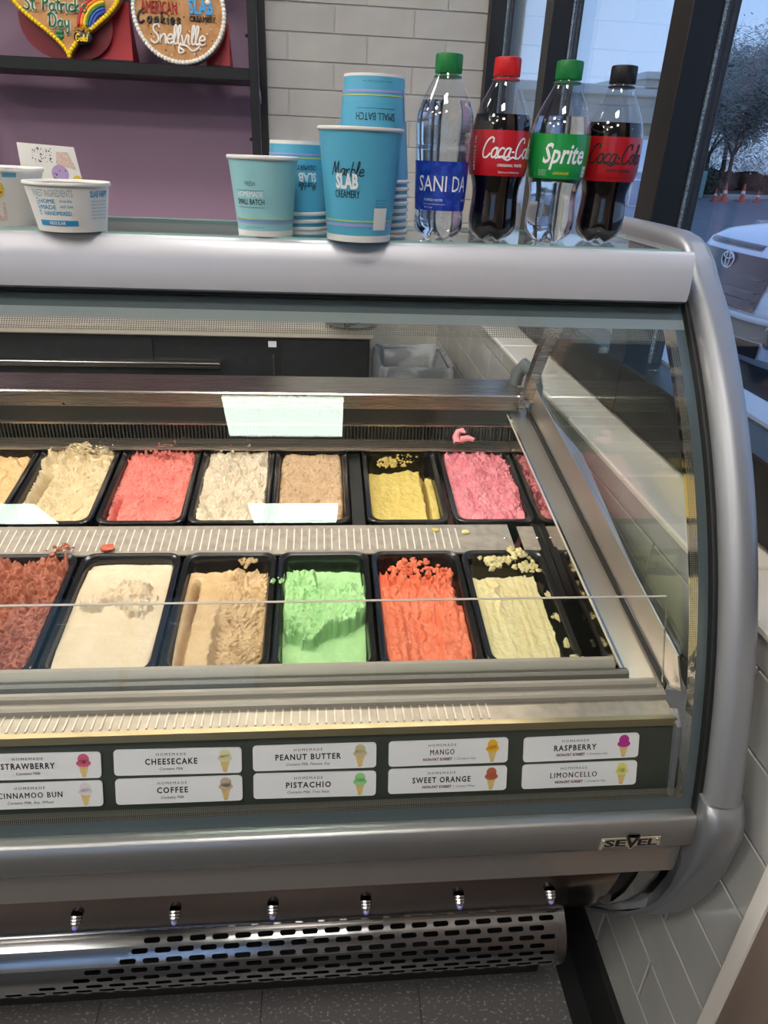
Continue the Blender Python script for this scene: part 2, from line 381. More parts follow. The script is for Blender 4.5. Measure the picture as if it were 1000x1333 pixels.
def ribbon(polys, w):
    vs = []; fs = []
    for p in polys:
        for i in range(len(p)):
            a = p[max(i-1, 0)]; b = p[min(i+1, len(p)-1)]; dx, dy = b[0]-a[0], b[1]-a[1]; l = math.hypot(dx, dy) or 1e-9
            nx, ny = -dy/l*w/2, dx/l*w/2; vs += [(p[i][0]+nx, p[i][1]+ny), (p[i][0]-nx, p[i][1]-ny)]
            if i: k = len(vs)-4; fs.append((k, k+1, k+3, k+2))
    return vs, fs
def rect2d(x0, x1, y0, y1, n=1):
    vs = []; fs = []
    for i in range(n+1): x = x0+(x1-x0)*i/n; vs += [(x, y0), (x, y1)]
    for i in range(n): k = 2*i; fs.append((k, k+2, k+3, k+1))
    return vs, fs
def disc2d(cx, cy, r, n=16, ry=None):
    ry = ry or r
    return [(cx+r*math.cos(2*math.pi*k/n), cy+ry*math.sin(2*math.pi*k/n)) for k in range(n)], [tuple(range(n))]
def poly2d(pts): return list(pts), [tuple(range(len(pts)))]
def sh2(vf, dx, dy, rot=0):
    vs, fs = vf; c, s = math.cos(rot), math.sin(rot)
    return [(x*c-y*s+dx, x*s+y*c+dy) for x, y in vs], fs
def join2(*vfs):
    V = []; F = []
    for vs, fs in vfs: o = len(V); V += vs; F += [tuple(i+o for i in f) for f in fs]
    return V, F
def on_cyl(vf, cx, cy, rfun, z0, th0, off=.0006):
    """wrap flat print round a vertical body; th0 measured from -Y towards +X"""
    mb = MB(); vs, fs = vf; out = []
    for x, y in vs:
        z = z0+y; r = rfun(z)+off; th = th0+x/rfun(z0); out.append((cx+r*math.sin(th), cy-r*math.cos(th), z))
    return mb.add(out, fs)
def on_plane(vf, o, ex, ey):
    mb = MB(); vs, fs = vf; o = Vector(o); ex = Vector(ex); ey = Vector(ey)
    return mb.add([tuple(o+ex*x+ey*y) for x, y in vs], fs)

# ------------------------------------------------------------------ the room
FL = -1.48; CE = 1.90; XW = .53; YB = 3.17; X0 = -4.2; Y0 = -5.6; SILL = -.489; XG = .70
def Yg(z): return ((.591889*z+1.540514)*z+1.523137)*z+1.077922
def Sg(z): return (3*.591889*z+2*1.540514)*z+1.523137        # dY/dz
mb = MB(); mb.box(X0, XW+.2, Y0, YB+.2, FL-.12, FL-.003); floor = struct('floor', mb, 'seam')
fx0, fy0 = -.1175, .62
n_ = 0; tile_me = None
for i in range(-6, 3):
    for j in range(-1, 7):
        xa, ya = fx0+i*.308, fy0+j*.308
        if xa+.3 > XW+.02: continue
        if tile_me is None:
            tile_me = obj('floor_tile', MB().box(0, .3068, 0, .3068, -.004, 0, .0006), 'floor', floor, local=True); t = tile_me
        else: t = link_copy(tile_me, floor, (0, 0, 0))
        t.location = Vector((xa, ya, FL+.0005))-floor.location
mb = MB(); mb.box(X0, XW+.3, Y0, YB+.2, CE, CE+.08); ceiling = struct('ceiling', mb, 'ceil')
# ceiling grid
mb = MB()
for k in range(-2, 5):
    x = -.17+.61*(k-1)-.305
    if X0 < x < XW: mb.box(x-.012, x+.012, Y0, YB, CE-.006, CE+.002)
for k in range(-9, 7):
    y = -.56+.305+.61*k
    if Y0 < y < YB: mb.box(X0, XW+.1, y-.012, y+.012, CE-.006, CE+.002)
obj('ceiling_grid', mb, 'white', ceiling)
for i, (x, y) in enumerate([(-.17, -.56), (-.17, -2.25), (-1.97, -.56), (-1.97, -2.25), (-.17, 1.55), (-1.97, 1.55), (-3.6, -.56), (-3.6, 1.55), (-3.6, -2.25)]):  # leftmost column is unseen, added to brighten the room
    t = thing('ceiling_light', (x, y, CE), 'square white ceiling light panel, '+('over the front edge of the case', 'behind the viewer in line with the case', 'to the left above the case', 'behind the viewer to the left', 'over the back counter', 'over the left end of the back counter', 'added unseen, farthest left above the case', 'added unseen, farthest left over the back counter', 'added unseen, farthest left behind the viewer')[i], 'ceiling light', 'square lights in the ceiling')
    obj('diffuser', MB().box(-.275, .275, -.25, .25, -.014, -.008), 'emitc', t, local=True)
    f = MB()
    for a in ((-.30, -.275, -.275, .275), (.275, .30, -.275, .275), (-.275, .275, .25, .275), (-.275, .275, -.275, -.25)): f.box(*a, -.018, .0)
    obj('light_frame', f, 'white', t, local=True)
# back wall: painted purple on the left, glazed tile on the right
XT = -.205
mb = MB(); mb.box(X0, XT, YB, YB+.15, FL, CE); struct('wall_back_left', mb, 'purple')
mb = MB(); mb.box(XT, XW+.25, YB+.004, YB+.15, FL, CE); wb_ = struct('wall_back', mb, 'grout')
tm = {}
def wall_tile(parent, key, dims, loc):
    if key not in tm:
        tm[key] = obj('tile', MB().box(0, dims[0], 0, dims[1], 0, dims[2], .0016), 'tile_shaded' if key[0] == 'r' else 'tile', parent, local=True); t = tm[key]
    else: t = link_copy(tm[key], parent, loc)
    t.location = loc; return t
RH = .0921; TL = .302; G = .0035
zt = .295 - 9*RH
row = 0; z = zt
while z > -1.40: z -= RH
while z < CE-.03:
    k = round((z-.295)/RH); off = -.119 if k % 2 == 0 else .058-TL
    h = min(RH, CE-z)
    x = off-TL*2
    while x < .64:
        a, b = max(x, XT), min(x+TL, .640)
        if b-a > .03 and not (z > -.45 and a > .60): wall_tile(wb_, ('b', round(b-a, 3), round(h, 3)), (b-a-G, .006, h-G), (a, YB-.002, z))
        x += TL
    z += RH
# right wall: tiled up to the sill, windows above
mb = MB(); mb.box(XW+.006, XW+.25, .50, YB+.004, FL, SILL-.02); wr = struct('wall_right', mb, 'grout')
RW = .1015; z = SILL-.050-.0; zs = [(SILL-.050, .046)]+[(SILL-.050-RW*(i+1), RW) for i in range(9)]
for i, (z, h) in enumerate(zs):
    if z < FL: h -= FL-z; z = FL
    y = .50 - (.0 if i % 2 else .15); 
    y = (.628 if i % 2 == 1 else .628+.151)-.302*3
    while y < YB:
        a, b = max(y, .50), min(y+.302, YB)
        if b-a > .02:
            o = wall_tile(wr, ('r', round(b-a, 3), round(h, 3)), (.006, b-a-G, h-G), (XW, a, z))
        y += .302
mb = MB(); mb.box(XW+.004, .80, .50, YB, SILL-.03, SILL-.005); sill = struct('trim_1', mb, 'grout')
y = 1.99-.305*5
while y < YB:
    a, b = max(y, .50), min(y+.305, YB)
    if b-a > .02:
        o = obj('sill_tile', MB().box(0, .639-XW, 0, b-a-G, 0, .013, .003), 'wallwhite', sill, local=True); o.location = (XW-.004, a, SILL-.012)
    y += .305
mb = MB(); mb.box(XW-.004, XW+.012, .478, .50, FL, CE); struct('trim_2', mb, 'wallwhite')
mb = MB(); mb.box(XW+.0, XW+.25, Y0, .478, FL, CE); struct('wall_right_front', mb, 'taupe')
mb = MB(); mb.box(XW+.004, XW+.2, .50, YB, 1.25, CE); struct('wall_right_header', mb, 'wallpaint')
mb = MB(); mb.box(XW-.012, XW+.004, .50, YB-.004, FL, FL+.135, .003); mb.prism([(.50, FL), (.50, FL+.004), (YB, FL+.004), (YB, FL)], XW-.05, XW-.01); struct('baseboard_right', mb, 'rubber')
# storefront windows in the right wall
def window(n, ya, yb, label=None):
    w = struct(f'window_{n}', MB().box(XG-.003, XG+.003, ya, yb, SILL+.10, 1.25), 'winglass')
    return w
def mullion(y0, y1, parent):
    obj('mullion', MB().box(.636, .692, y0, y1, SILL, 1.25, .002), 'frame', parent)
    obj('spacer', MB().box(.692, .697, y0-.004, y1+.004, SILL+.1, 1.25), 'spacer', parent)
    obj('outer_mullion', MB().box(.697, .722, y0-.001, y1+.001, SILL, 1.25, .002), 'framebrown', parent)
w1 = window(1, .50, 1.41); w2 = window(2, 1.49, 2.27); w3 = window(3, 2.355, 3.10)
mullion(1.408, 1.49, w1); mullion(2.28, 2.355, w2); mullion(3.11, 3.169, w3); mullion(.502, .55, w1)
fr = MB(); fr.box(.637, .722, .50, YB, SILL, SILL+.112, .004); f = struct('trim_3', fr, 'frame')
obj('outer_sill', MB().box(.722, .80, .50, YB, SILL+.06, SILL+.118, .004), 'satin', f)
struct('trim_4', MB().box(.637, .722, .50, YB, 1.20, 1.26), 'frame')
# far left wall and the shop front behind the viewer
struct('wall_left', MB().box(X0-.1, X0, Y0, YB, FL, CE), 'wallpaint')
mb = MB(); mb.box(X0, -3.2, Y0-.1, Y0, FL, CE); mb.box(-.6, XW+.2, Y0-.1, Y0, FL, CE); mb.box(-3.2, -.6, Y0-.1, Y0, 1.75, CE); mb.box(-3.2, -.6, Y0-.1, Y0, FL, -.6)
wf = struct('wall_front', mb, 'wallpaint')
w = struct('window_4', MB().box(-3.2, -.6, Y0-.06, Y0-.05, -.6, 1.75), 'winglass')
for x in (-3.2, -1.93, -.65): obj('mullion', MB().box(x, x+.06, Y0-.1, Y0+.02, -.6, 1.75), 'frame', w)

# ------------------------------------------------------------------ the display case
XE = .459; XL = -1.30
case = thing('display_case', (-.4, .9, FL), 'large silver curved glass ice cream display case standing on the dark floor', 'display case')
def prof(z0, z1, n): return [z0+(z1-z0)*i/(n-1) for i in range(n)]
def gsheet(z0, z1, x0, x1, off, n=24, nx=1):
    """a strip following the curved glass, moved `off` into the case"""
    P = []
    for z in prof(z0, z1, n):
        s = Sg(z); l = math.hypot(1, s); P.append([(x0+(x1-x0)*i/nx, Yg(z)+off/l, z-off*s/l*1.0) for i in range(nx+1)])
    return P
# curved front pane, 6 mm thick
zz = prof(-.157, -.722, 40)
def ring(z, off): s = Sg(z); l = math.hypot(1, s); return (Yg(z)+off/l, z-off*s/l)
poly = [ring(z, 0) for z in zz]+[ring(z, .006) for z in reversed(zz)]
mb = MB(); mb.prism(poly, XL, XE)
mb.f = [f for f in mb.f if len(f) == 4]
fg = obj('front_glass', mb, 'glass', case, 60, fix=False)
def strip(name, z0, z1, x0, x1, off, m, n=30, th=.0008, uvk=None):
    P = gsheet(z0, z1, x0, x1, off, n); o = obj(name, MB().grid(P), m, case, 179, fix=False)
    if uvk:
        me = o.data; uv = me.uv_layers.new(name='UVMap'); wp = wpos(case)
        for lp in me.loops:
            v = me.vertices[lp.vertex_index].co+wp
            # arc length down the glass
            uv.data[lp.index].uv = (v.x/uvk, arc(v.z)/uvk)
    return o
_za = [(-.15-.6*i/300) for i in range(301)]; _al = [0]
for i in range(300): _al.append(_al[-1]+.002*math.hypot(1, Sg(_za[i])))
def arc(z): return float(np.interp(-z, [-a for a in _za], _al))
strip('glass_border', -.157, -.171, XL, XE, .0066, 'frit'); strip('glass_border', -.171, -.181, XL, XE, .0066, 'frit2')
strip('dot_border', -.181, -.193, XL, .446, .0068, 'dotglass', uvk=.0028)
strip('glass_border', -.171, -.712, .4465, XE, .0067, 'frit', 40)
strip('dot_border', -.193, -.682, .436, .4465, .0069, 'dotglass', 60, uvk=.0022)
strip('dot_border', -.682, -.695, XL, .4465, .0068, 'dotglass', uvk=.0022)
strip('glass_border', -.695, -.722, XL, .4465, .0066, 'frit')
# white-silver cornice and the shelf on top
co = [(.879, -.096), (.868, -.0945), (.862, -.0985), (.858, -.118), (.856, -.140), (.858, -.152), (.868, -.156), (.885, -.156), (.90, -.150), (.90, -.10)]
obj('cornice', MB().prism(co, XL, .455), mat('cornice_silver', (206, 206, 212), .5, .2, brushed=((2, 260, 260), .30, .40)), case, 50)
obj('cornice_gasket', MB().prism([(.872, -.156), (.884, -.156), (.884, -.163), (.872, -.160)], XL, .458), 'rubber', case)
obj('top_deck', MB().box(XL, .450, .885, 1.115, -.155, -.103), mat('top_deck_steel', (192, 180, 176), .45, 0), case)
mb = MB(); mb.box(XL, .440, .872, 1.045, -.0985, -.0925, .0008); obj('shelf_glass', mb, 'topglass', case, fix=True)
obj('shelf_glass_edge', MB().box(XL, .440, .8690, .8722, -.0985, -.0925), 'glassedge', case)
obj('shelf_glass_edge', MB().box(XL, .440, 1.045, 1.048, -.0985, -.0918), 'glassedge', case)
# interior tube light under the top
obj('tube_light', MB().tube([(XL+.02, .925, -.172), (.40, .925, -.172)], .010, 10), 'emitt', case, 60)
obj('tube_holder', MB().prism([(.905, -.155), (.905, -.178), (.912, -.178), (.912, -.160), (.94, -.160), (.94, -.155)], XL, .43), 'satin', case)
# end frame: big silver tube following the glass
P = []
def rsect(cy, cz, ny, nz, x0, x1, tin, tout, r=.017):
    """rounded section: X across, outward direction (ny,nz)"""
    pts = [(x0, -tin), (x1, -tin), (x1, tout-r)]
    for k in range(1, 7): a = math.pi/2*k/6; pts.append((x1-r+r*math.cos(a), tout-r+r*math.sin(a)))
    for k in range(0, 7): a = math.pi/2+math.pi/2*k/6; pts.append((x0+r+r*math.cos(a), tout-r+r*math.sin(a)))
    return [(x, cy+ny*t, cz+nz*t) for x, t in pts]
for (y, z, ny, nz) in ((1.20, -.078, 0, 1), (1.05, -.078, 0, 1), (.975, -.079, -.04, 1), (.945, -.083, -.25, .97), (.921, -.091, -.48, .88), (.898, -.106, -.62, .78), (.874, -.127, -.68, .73)):
    l = math.hypot(ny, nz); ny /= l; nz /= l; P.append(rsect(y-ny*.026, z-nz*.026, ny, nz, .4655, .507, .010, .026, .013))
for z in prof(-.172, -.69, 32):
    s = Sg(z); l = math.hypot(1, s); w_ = min(1, (-.172-z)/.10)
    P.append(rsect(Yg(z), z, -1/l, s/l, .4655, .507+.002*w_, .014, .026, .013+.005*w_))
mb = MB(); mb.grid(P, closed_v=True); n = len(P[0]); mb.f.append(tuple(range(n))); mb.f.append(tuple((len(P)-1)*n+k for k in reversed(range(n))))
obj('end_tube', mb, 'tube', case, 50)
gp = []
for z in prof(-.155, -.73, 34):
    s = Sg(z); l = math.hypot(1, s); gp.append(rsect(Yg(z), z, -1/l, s/l, .4592, .4655, .02, .004, .002))
mb = MB(); mb.grid(gp, closed_v=True); obj('end_gasket', mb, 'rubber', case, 50)
# lower elbow of the end frame
outer = [(.542, -.688), (.530, -.700), (.524, -.722), (.527, -.76), (.534, -.80), (.545, -.85), (.561, -.90), (.583, -.95), (.612, -1.0), (.650, -1.06), (.70, -1.13), (.76, -1.20)]
inner = [(.575, -.680), (.575, -.72), (.575, -.745), (.562, -.775), (.553, -.80), (.558, -.85), (.572, -.905), (.592, -.95), (.622, -1.005), (.665, -1.07), (.72, -1.145), (.78, -1.215)]
P = []
for (a, b), (c, d) in zip(outer, inner):
    t = math.hypot(c-a, d-b); ny, nz = (a-c)/t, (b-d)/t
    P.append(rsect(c, d, ny, nz, .4605, .513, 0, t, min(.016, t*.45)))
mb = MB(); mb.grid(P, closed_v=True); n = len(P[0]); mb.f.append(tuple(range(n))); mb.f.append(tuple((len(P)-1)*n+k for k in reversed(range(n))))
obj('end_elbow', mb, mat('grey_elbow_paint', (132, 134, 138), .34, .6, bump=(900, .15, .0005)), case, 50)
ep = [(.60, -.70), (.592, -.95), (.665, -1.07), (.78, -1.215), (.90, -1.30), (1.5, -1.30), (1.5, -.50), (1.2, -.50), (.70, -.64)]
obj('end_panel', MB().prism(ep, .463, .500), 'satin', case)
# bottom rail
ra = [(.572, -.7135), (.556, -.7125), (.551, -.716), (.547, -.735), (.546, -.752), (.549, -.760), (.556, -.763), (.575, -.763)]
rail = obj('bottom_rail', MB().prism(ra, XL, .460), 'rail', case, 50)
# maker's badge
bd = thing('badge_plate', (0, 0, 0), None, None); bd.parent = case; bd.location = Vector((.380, .5462, -.742))-wpos(case); bd.scale = (1.18, 1, 1.25)
for k in ('label', 'category', 'group'):
    if k in bd: del bd[k]
bmz = MB(); bmz.box(-.034, .030, -.0012, 0, -.0065, .0065, .0004); bmz.prism([(-.007, .0095), (.007, .0095), (.002, -.0095), (-.002, -.0095)], -.0013, 0, 'y'); bmz.box(-.0065, .0075, -.0013, 0, .006, .0095)
bmz.box(-.034, -.031, -.001, 0, -.010, .005); bmz.box(.022, .031, -.001, 0, -.0065, -.003)
obj('backplate', bmz, mat('badge_metal', (222, 214, 190), .35, .6), bd, local=True)
vf = join2(sh2(fit2d('SE', .0235, .0092, bold=.035), -.0185, 0), sh2(fit2d('V', .016, .0150, bold=.04), -.0005, .0005), sh2(fit2d('EL', .0215, .0092, bold=.035), .0165, 0))
mb = MB(); mb.add([(x, -.0018, y) for x, y in vf[0]], vf[1]); obj('lettering', mb, 'ink', bd, local=True, fix=False)
for x in (-.031, .0265): obj('rivet', MB().sphere((x, -.0015, .003), .0016, 8, 5), 'chrome', bd, local=True)
# steel skirt under the rail, kick panel with six nozzles
obj('skirt', MB().prism([(.562, -.765), (.5605, -.79), (.5605, -.822), (.566, -.824), (.575, -.765)], XL, .4585), mat('skirt_steel', (186, 180, 174), .16, .75, brushed=((4, 150, 150), .12, .2)), case)
kp = [(.5665, -.824), (.570, -.85), (.583, -.90), (.603, -.95), (.630, -1.0), (.660, -1.045), (.695, -1.09)]
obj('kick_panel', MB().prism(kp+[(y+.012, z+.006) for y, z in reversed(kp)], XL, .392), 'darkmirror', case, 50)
cpm = mat('corner_panel_steel', (140, 138, 136), .14, 1)
obj('corner_panel', MB().prism([(y+.001, z) for y, z in kp]+[(.745, -1.15), (.76, -1.14)]+[(y+.014, z+.006) for y, z in reversed(kp)], .418, .4602), cpm, case, 50)
mb = MB(); mb.prism([(y+.008, z) for y, z in kp]+[(.74, -1.14), (.75, -1.13)]+[(y+.02, z+.006) for y, z in reversed(kp)], .388, .42); mb.tube([(.400, .60, -.93), (.404, .655, -1.02), (.398, .70, -1.08), (.405, .74, -1.15)], .011, 8)
obj('cable_gap', mb, 'rubber', case, 50)
for x in (-.436, -.310, -.188, -.064, .057, .181, .305):
    t = MB(); t.lathe([(.0074, 0), (.0074, .002), (.0058, .0025), (.0076, .0035), (.0076, .0055), (.0056, .006), (.0070, .007), (.0070, .009), (.0050, .010), (.0046, .0125)], n=16)
    nz = obj('nozzle', t, 'chrome', case, 40, local=True); nz.location = Vector((x, .5755, -.874))-wpos(case); nz.rotation_euler = (math.radians(128), 0, 0)
    b = obj('nozzle_tip', MB().sphere((0, 0, .0128), .0042, 10, 6), 'bulb', nz, 179, local=True)
# perforated half-round grille with real slots
gc = (.74, -1.19); gr = .075; mb = MB(); pit = .0358; hw = .0128; hh = .0040; RP = .0142
def gpt(x, s): a = s/gr; return (x, gc[0]-gr*math.cos(a), gc[1]+gr*math.sin(a))
for r in range(8):
    s0 = .078-r*RP
    for c in range(27):
        xc = .392-pit*(c+.5+(.5 if r % 2 else 0))
        if xc < (-.30, -.30, -.33, -.36, -.40, -.46, -.5, -.6)[r]:
            mb.grid([[gpt(xc-pit/2+pit*i_, s0-RP*j_/2) for j_ in range(3)] for i_ in (0, 1)]); continue
        N = 16; hole = []; out = []
        for k in range(N):
            a = 2*math.pi*k/N; hx = (hw-hh)*(1 if math.cos(a) > 0 else -1)+hh*math.cos(a); hy = hh*math.sin(a); hole.append((xc+hx, s0-RP/2+hy))
            m_ = max(abs(math.cos(a)), abs(math.sin(a))); ox = math.cos(a)/m_*pit/2; oy = math.sin(a)/m_*RP/2; out.append((xc+ox, s0-RP/2+oy))
        vs = [gpt(*p) for p in out]+[gpt(*p) for p in hole]; mb.add(vs, [(k, (k+1) % N, (k+1) % N+N, k+N) for k in range(N)])
for (x0, x1, s0, s1) in ((XL, .392-pit*27, .078, .078-8*RP), (XL, .392, .12, .078), (XL, .392, .078-8*RP, -.118)):
    mb.grid([[gpt(x, s0+(s1-s0)*j/8) for j in range(9)] for x in (x0, x1)])
for r in range(8):
    if r % 2: mb.grid([[gpt(x, .078-r*RP-RP*j/2) for j in range(3)] for x in (.392-pit*.5, .392)])
    else: mb.grid([[gpt(x, .078-r*RP-RP*j/2) for j in range(3)] for x in (.392-pit*27.5, .392-pit*27)])
grl = obj('perforated_grille', mb, 'grille', case, 40, fix=False)
mb = MB(); mb.lathe([(gr+.001, 0), (gr+.001, .014)], n=40); mb.xf(lambda x, y, z: (.392+z, gc[0]+x, gc[1]+y)); obj('grille_end_cap', mb, 'grille', case, 50)
obj('toe_base', MB().box(XL, .44, .80, 1.5, FL, -1.14, .004), 'black', case)
obj('grille_back', MB().box(XL, .39, .735, .80, -1.26, -1.12), 'rubber', case)
# label shelf behind the foot of the glass
pc = lambda t: (.618-.029*t, -.622-.093*t)
obj('label_rack', MB().prism([pc(0), pc(1.02), (.60, -.722), (.66, -.722), (.66, -.618), (.622, -.6135)], XL, .438), mat('label_rack_plastic', (58, 62, 56), .35, 0, coat=.2), case)
obj('rack_top_trim', MB().prism([(.614, -.6195), (.617, -.611), (.624, -.6105), (.625, -.6195)], XL, .440), mat('bronze_trim', (150, 138, 108), .3, .7), case)
obj('rack_end_trim', MB().prism([(.609, -.618), (.628, -.606), (.640, -.615), (.604, -.725), (.583, -.725)], .438, .4445), 'satin', case)
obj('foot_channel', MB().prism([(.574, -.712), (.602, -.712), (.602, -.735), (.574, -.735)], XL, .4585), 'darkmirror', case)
obj('front_shelf', MB().prism([(.622, -.6125), (.622, -.6165), (.668, -.613), (.668, -.609)], XL, .440), mat('worn_shelf_steel', (166, 156, 144), .4, .5, noise=(60, (146, 138, 126), .4, .7)), case)
mb = MB(); x = .205
while x > XL: mb.box(x-.0010, x+.0010, .626, .652, -.6115, -.6100); x -= .0105
tag(obj('shelf_slot_glints', mb, 'glint', case), kind='stuff')  # thin pale ridges paint the gleam along the shelf slots
# stepped lip rails in front of the tubs
obj('lip_rail', MB().prism([(.652, -.612), (.652, -.604), (.655, -.6015), (.664, -.6015), (.668, -.606), (.668, -.612)], XL, .440), 'lip', case, 30)
obj('lip_rail', MB().prism([(.664, -.603), (.664, -.596), (.667, -.593), (.672, -.593), (.675, -.597), (.675, -.603)], XL, .432), 'lip', case, 30)
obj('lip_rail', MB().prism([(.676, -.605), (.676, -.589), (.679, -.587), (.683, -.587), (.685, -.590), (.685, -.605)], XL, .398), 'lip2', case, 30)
obj('lip_rail', MB().prism([(.684, -.605), (.683, -.584), (.686, -.580), (.691, -.577), (.697, -.577), (.700, -.583), (.700, -.605)], XL, .381), 'lip', case, 30)
# small inner pane standing on the lip
mb = MB(); mb.prism([(XL, -.600), (XL, -.4655), (.4165, -.4655), (.4425, -.600)], .6695, .6730, 'y'); o = obj('inner_glass', mb, 'glassin', case)
obj('inner_glass_edge', MB().box(XL, .4165, .6695, .6730, -.4655, -.4648), mat('inner_edge', (168, 160, 150), .3, 0), case)
obj('inner_glass_edge', MB().prism([(.4165, -.4648), (.4172, -.4648), (.4432, -.600), (.4425, -.600)], .6695, .6730, 'y'), mat('inner_edge_dark', (120, 112, 104), .3, 0), case)
# the well: tilted tub deck
def zd(y): return -.665+.165*(y-.75)
dk = lambda y0, y1, dz=0, t=.003: [(y0, zd(y0)+dz), (y1, zd(y1)+dz), (y1, zd(y1)+dz-t), (y0, zd(y0)+dz-t)]
deckm = mat('worn_deck_steel', (176, 166, 154), .42, .45, noise=(60, (150, 142, 132), .4, .7))
obj('mid_deck', MB().prism(dk(1.040, 1.118, -.004), XL, .345), deckm, case)
obj('mid_deck_end', MB().prism(dk(1.045, 1.112, -.004), .362, .404), deckm, case)
mb = MB(); x = .245
while x > XL:
    mb.prism([(1.050, zd(1.05)-.0045), (1.050, zd(1.05)-.0030), (1.107, zd(1.107)-.0030), (1.107, zd(1.107)-.0045)], x-.0011, x+.0011); x -= .0133
tag(obj('deck_slot_glints', mb, 'glint', case), kind='stuff')  # glints of the slotted deck, put in as pale ridges
for x in (.332, .392): obj('deck_rivet', MB().sphere((x, 1.078, zd(1.078)-.003), .0035, 10, 6, (1, 1, .5)), 'chrome', case, 60)
obj('well_floor', MB().box(XL, .41, .70, 1.44, -.86, -.84), 'black', case)
obj('well_front', MB().box(XL, .41, .700, .706, -.86, -.605), 'black', case)
obj('deck_divider', MB().prism(dk(1.118, 1.375, -.012), .058, .082), mat('dark_divider', (40, 42, 42), .4, .1), case)
obj('rear_strip', MB().prism(dk(1.383, 1.41, -.004), XL, .409), 'steel', case)
# polished right wall of the well, ledge, upper wall
obj('well_wall', MB().prism([(.682, -.610), (1.440, -.492), (1.440, -.86), (.682, -.86)], .4045, .408), 'mirror', case)
def tilt(z, y0=.69, y1=1.44): return None
obj('well_ledge', MB().prism([(.672, -.6125), (1.445, -.4915), (1.445, -.4955), (.672, -.6165)], .4035, .449), 'steel_y', case)
obj('well_ledge_edge', MB().prism([(.672, -.6115), (1.44, -.4905), (1.44, -.4945), (.672, -.6155)], .4025, .4040), 'glint', case)
obj('ledge_seam', MB().prism([(.672, -.6035), (1.42, -.484), (1.42, -.505), (.672, -.6245)], .448, .4505), 'rubber', case)
obj('upper_wall', MB().prism([(.640, -.59), (.668, -.555), (.703, -.549), (.98, -.500), (1.40, -.43), (1.42, -.484), (.668, -.604)], .4510, .4535), 'steel_y', case)
mb = MB(); mb.prism([(.668, -.552), (.76, -.36+.0), (.86, -.27), (1.0, -.18), (1.10, -.158), (1.25, -.235), (1.38, -.40), (1.40, -.43)], .4548, .4588)
mb.f = [f for f in mb.f]
obj('end_glass', mb, 'glass', case)
# polished strip down the front of the end glass
P = []
for z, wd in zip(prof(-.18, -.60, 30), [max(.026, .05-.026*i/29) for i in range(30)]):
    P.append([(.4543, Yg(z)+.010, z), (.4543, Yg(z)+.010+wd, z-.008)])
mb = MB(); mb.grid(P); mb.grid([[(a[0]+.0012, a[1], a[2]) for a in r_] for r_ in P], flip=True); obj('front_strip', mb, 'mirror', case, 60)
# rear arched post
pp = [(1.09, -.155), (1.16, -.185), (1.23, -.225), (1.30, -.285), (1.35, -.345), (1.385, -.405), (1.408, -.46)]
P = []
for i, (y, z) in enumerate(pp):
    a = pp[max(0, i-1)]; b = pp[min(len(pp)-1, i+1)]; t = Vector((b[0]-a[0], b[1]-a[1])).normalized(); n = (t.y, -t.x); w_ = .011
    P.append([(.430, y+n[0]*w_, z+n[1]*w_), (.452, y+n[0]*w_, z+n[1]*w_), (.452, y-n[0]*w_, z-n[1]*w_), (.430, y-n[0]*w_, z-n[1]*w_)])
mb = MB(); mb.grid(P, closed_v=True); obj('rear_post', mb, 'steel', case, 40)
# rear work shelf
wsf = obj('work_shelf', MB().prism([(1.408, -.456), (1.412, -.4535), (1.53, -.4535), (1.53, -.490), (1.515, -.490), (1.515, -.462), (1.418, -.462), (1.418, -.486), (1.408, -.486)], XL, .437), 'steel', case, 30)
mb = MB(); mb.prism([(1.40, -.486), (1.407, -.444), (1.44, -.444), (1.44, -.486)], .424, .4385); obj('shelf_bracket', mb, 'steel', case)
for x in (.418, .428, -.52): obj('bracket_screw', MB().box(x, x+.004, 1.398, 1.4008, -.480, -.476), 'chrome', case)
mb = MB(); mb.tube([(.438, 1.50, -.455), (.440, 1.50, -.43), (.452, 1.49, -.41), (.463, 1.46, -.415), (.463, 1.42, -.44), (.463, 1.41, -.47)], [.014, .016, .017, .016, .014, .012], 10); obj('hinge_cover', mb, mat('grey_plastic_cover', (92, 100, 102), .3), case, 60)
# rear wall of the well with the air-return grille
obj('well_back', MB().prism([(1.412, -.486), (1.44, -.50), (1.44, -.86), (1.415, -.86), (1.412, -.57)], XL, .41), mat('dark_rear_wall', (52, 54, 52), .3, .3), case)
obj('vent_top_rail', MB().box(XL, .41, 1.402, 1.413, -.5225, -.5185), 'steel', case)
obj('vent_bottom_rail', MB().box(XL, .41, 1.398, 1.413, -.5605, -.5555), 'steel', case)
obj('rear_tray_rail', MB().box(XL, .41, 1.388, 1.396, -.5655, -.5625), 'steel', case)
mb = MB(); x = .405
while x > -.78: mb.box(x-.0014, x+.0014, 1.400, 1.411, -.5555, -.5225); x -= .0074
tag(obj('vent_slats', mb, mat('vent_slat', (72, 72, 68), .35, .5), case), kind='stuff')
mb = MB(); mb.prism([(1.355, -.5585), (1.40, -.5515), (1.40, -.5535), (1.355, -.5605)], XL, .404); obj('tub_stop', mb, 'steel', case)
# latch beside the last tub
lt = obj('tub_latch', MB().prism([(.93, zd(.93)-.004), (1.045, zd(1.045)+.002), (1.045, zd(1.045)-.02), (.93, zd(.93)-.02)], .390, .4035), 'black', case)
obj('tub_latch', MB().prism([(1.045, zd(1.045)-.003), (1.12, zd(1.12)-.004), (1.12, zd(1.12)-.02), (1.045, zd(1.045)-.02)], .392, .4035), 'black', case)

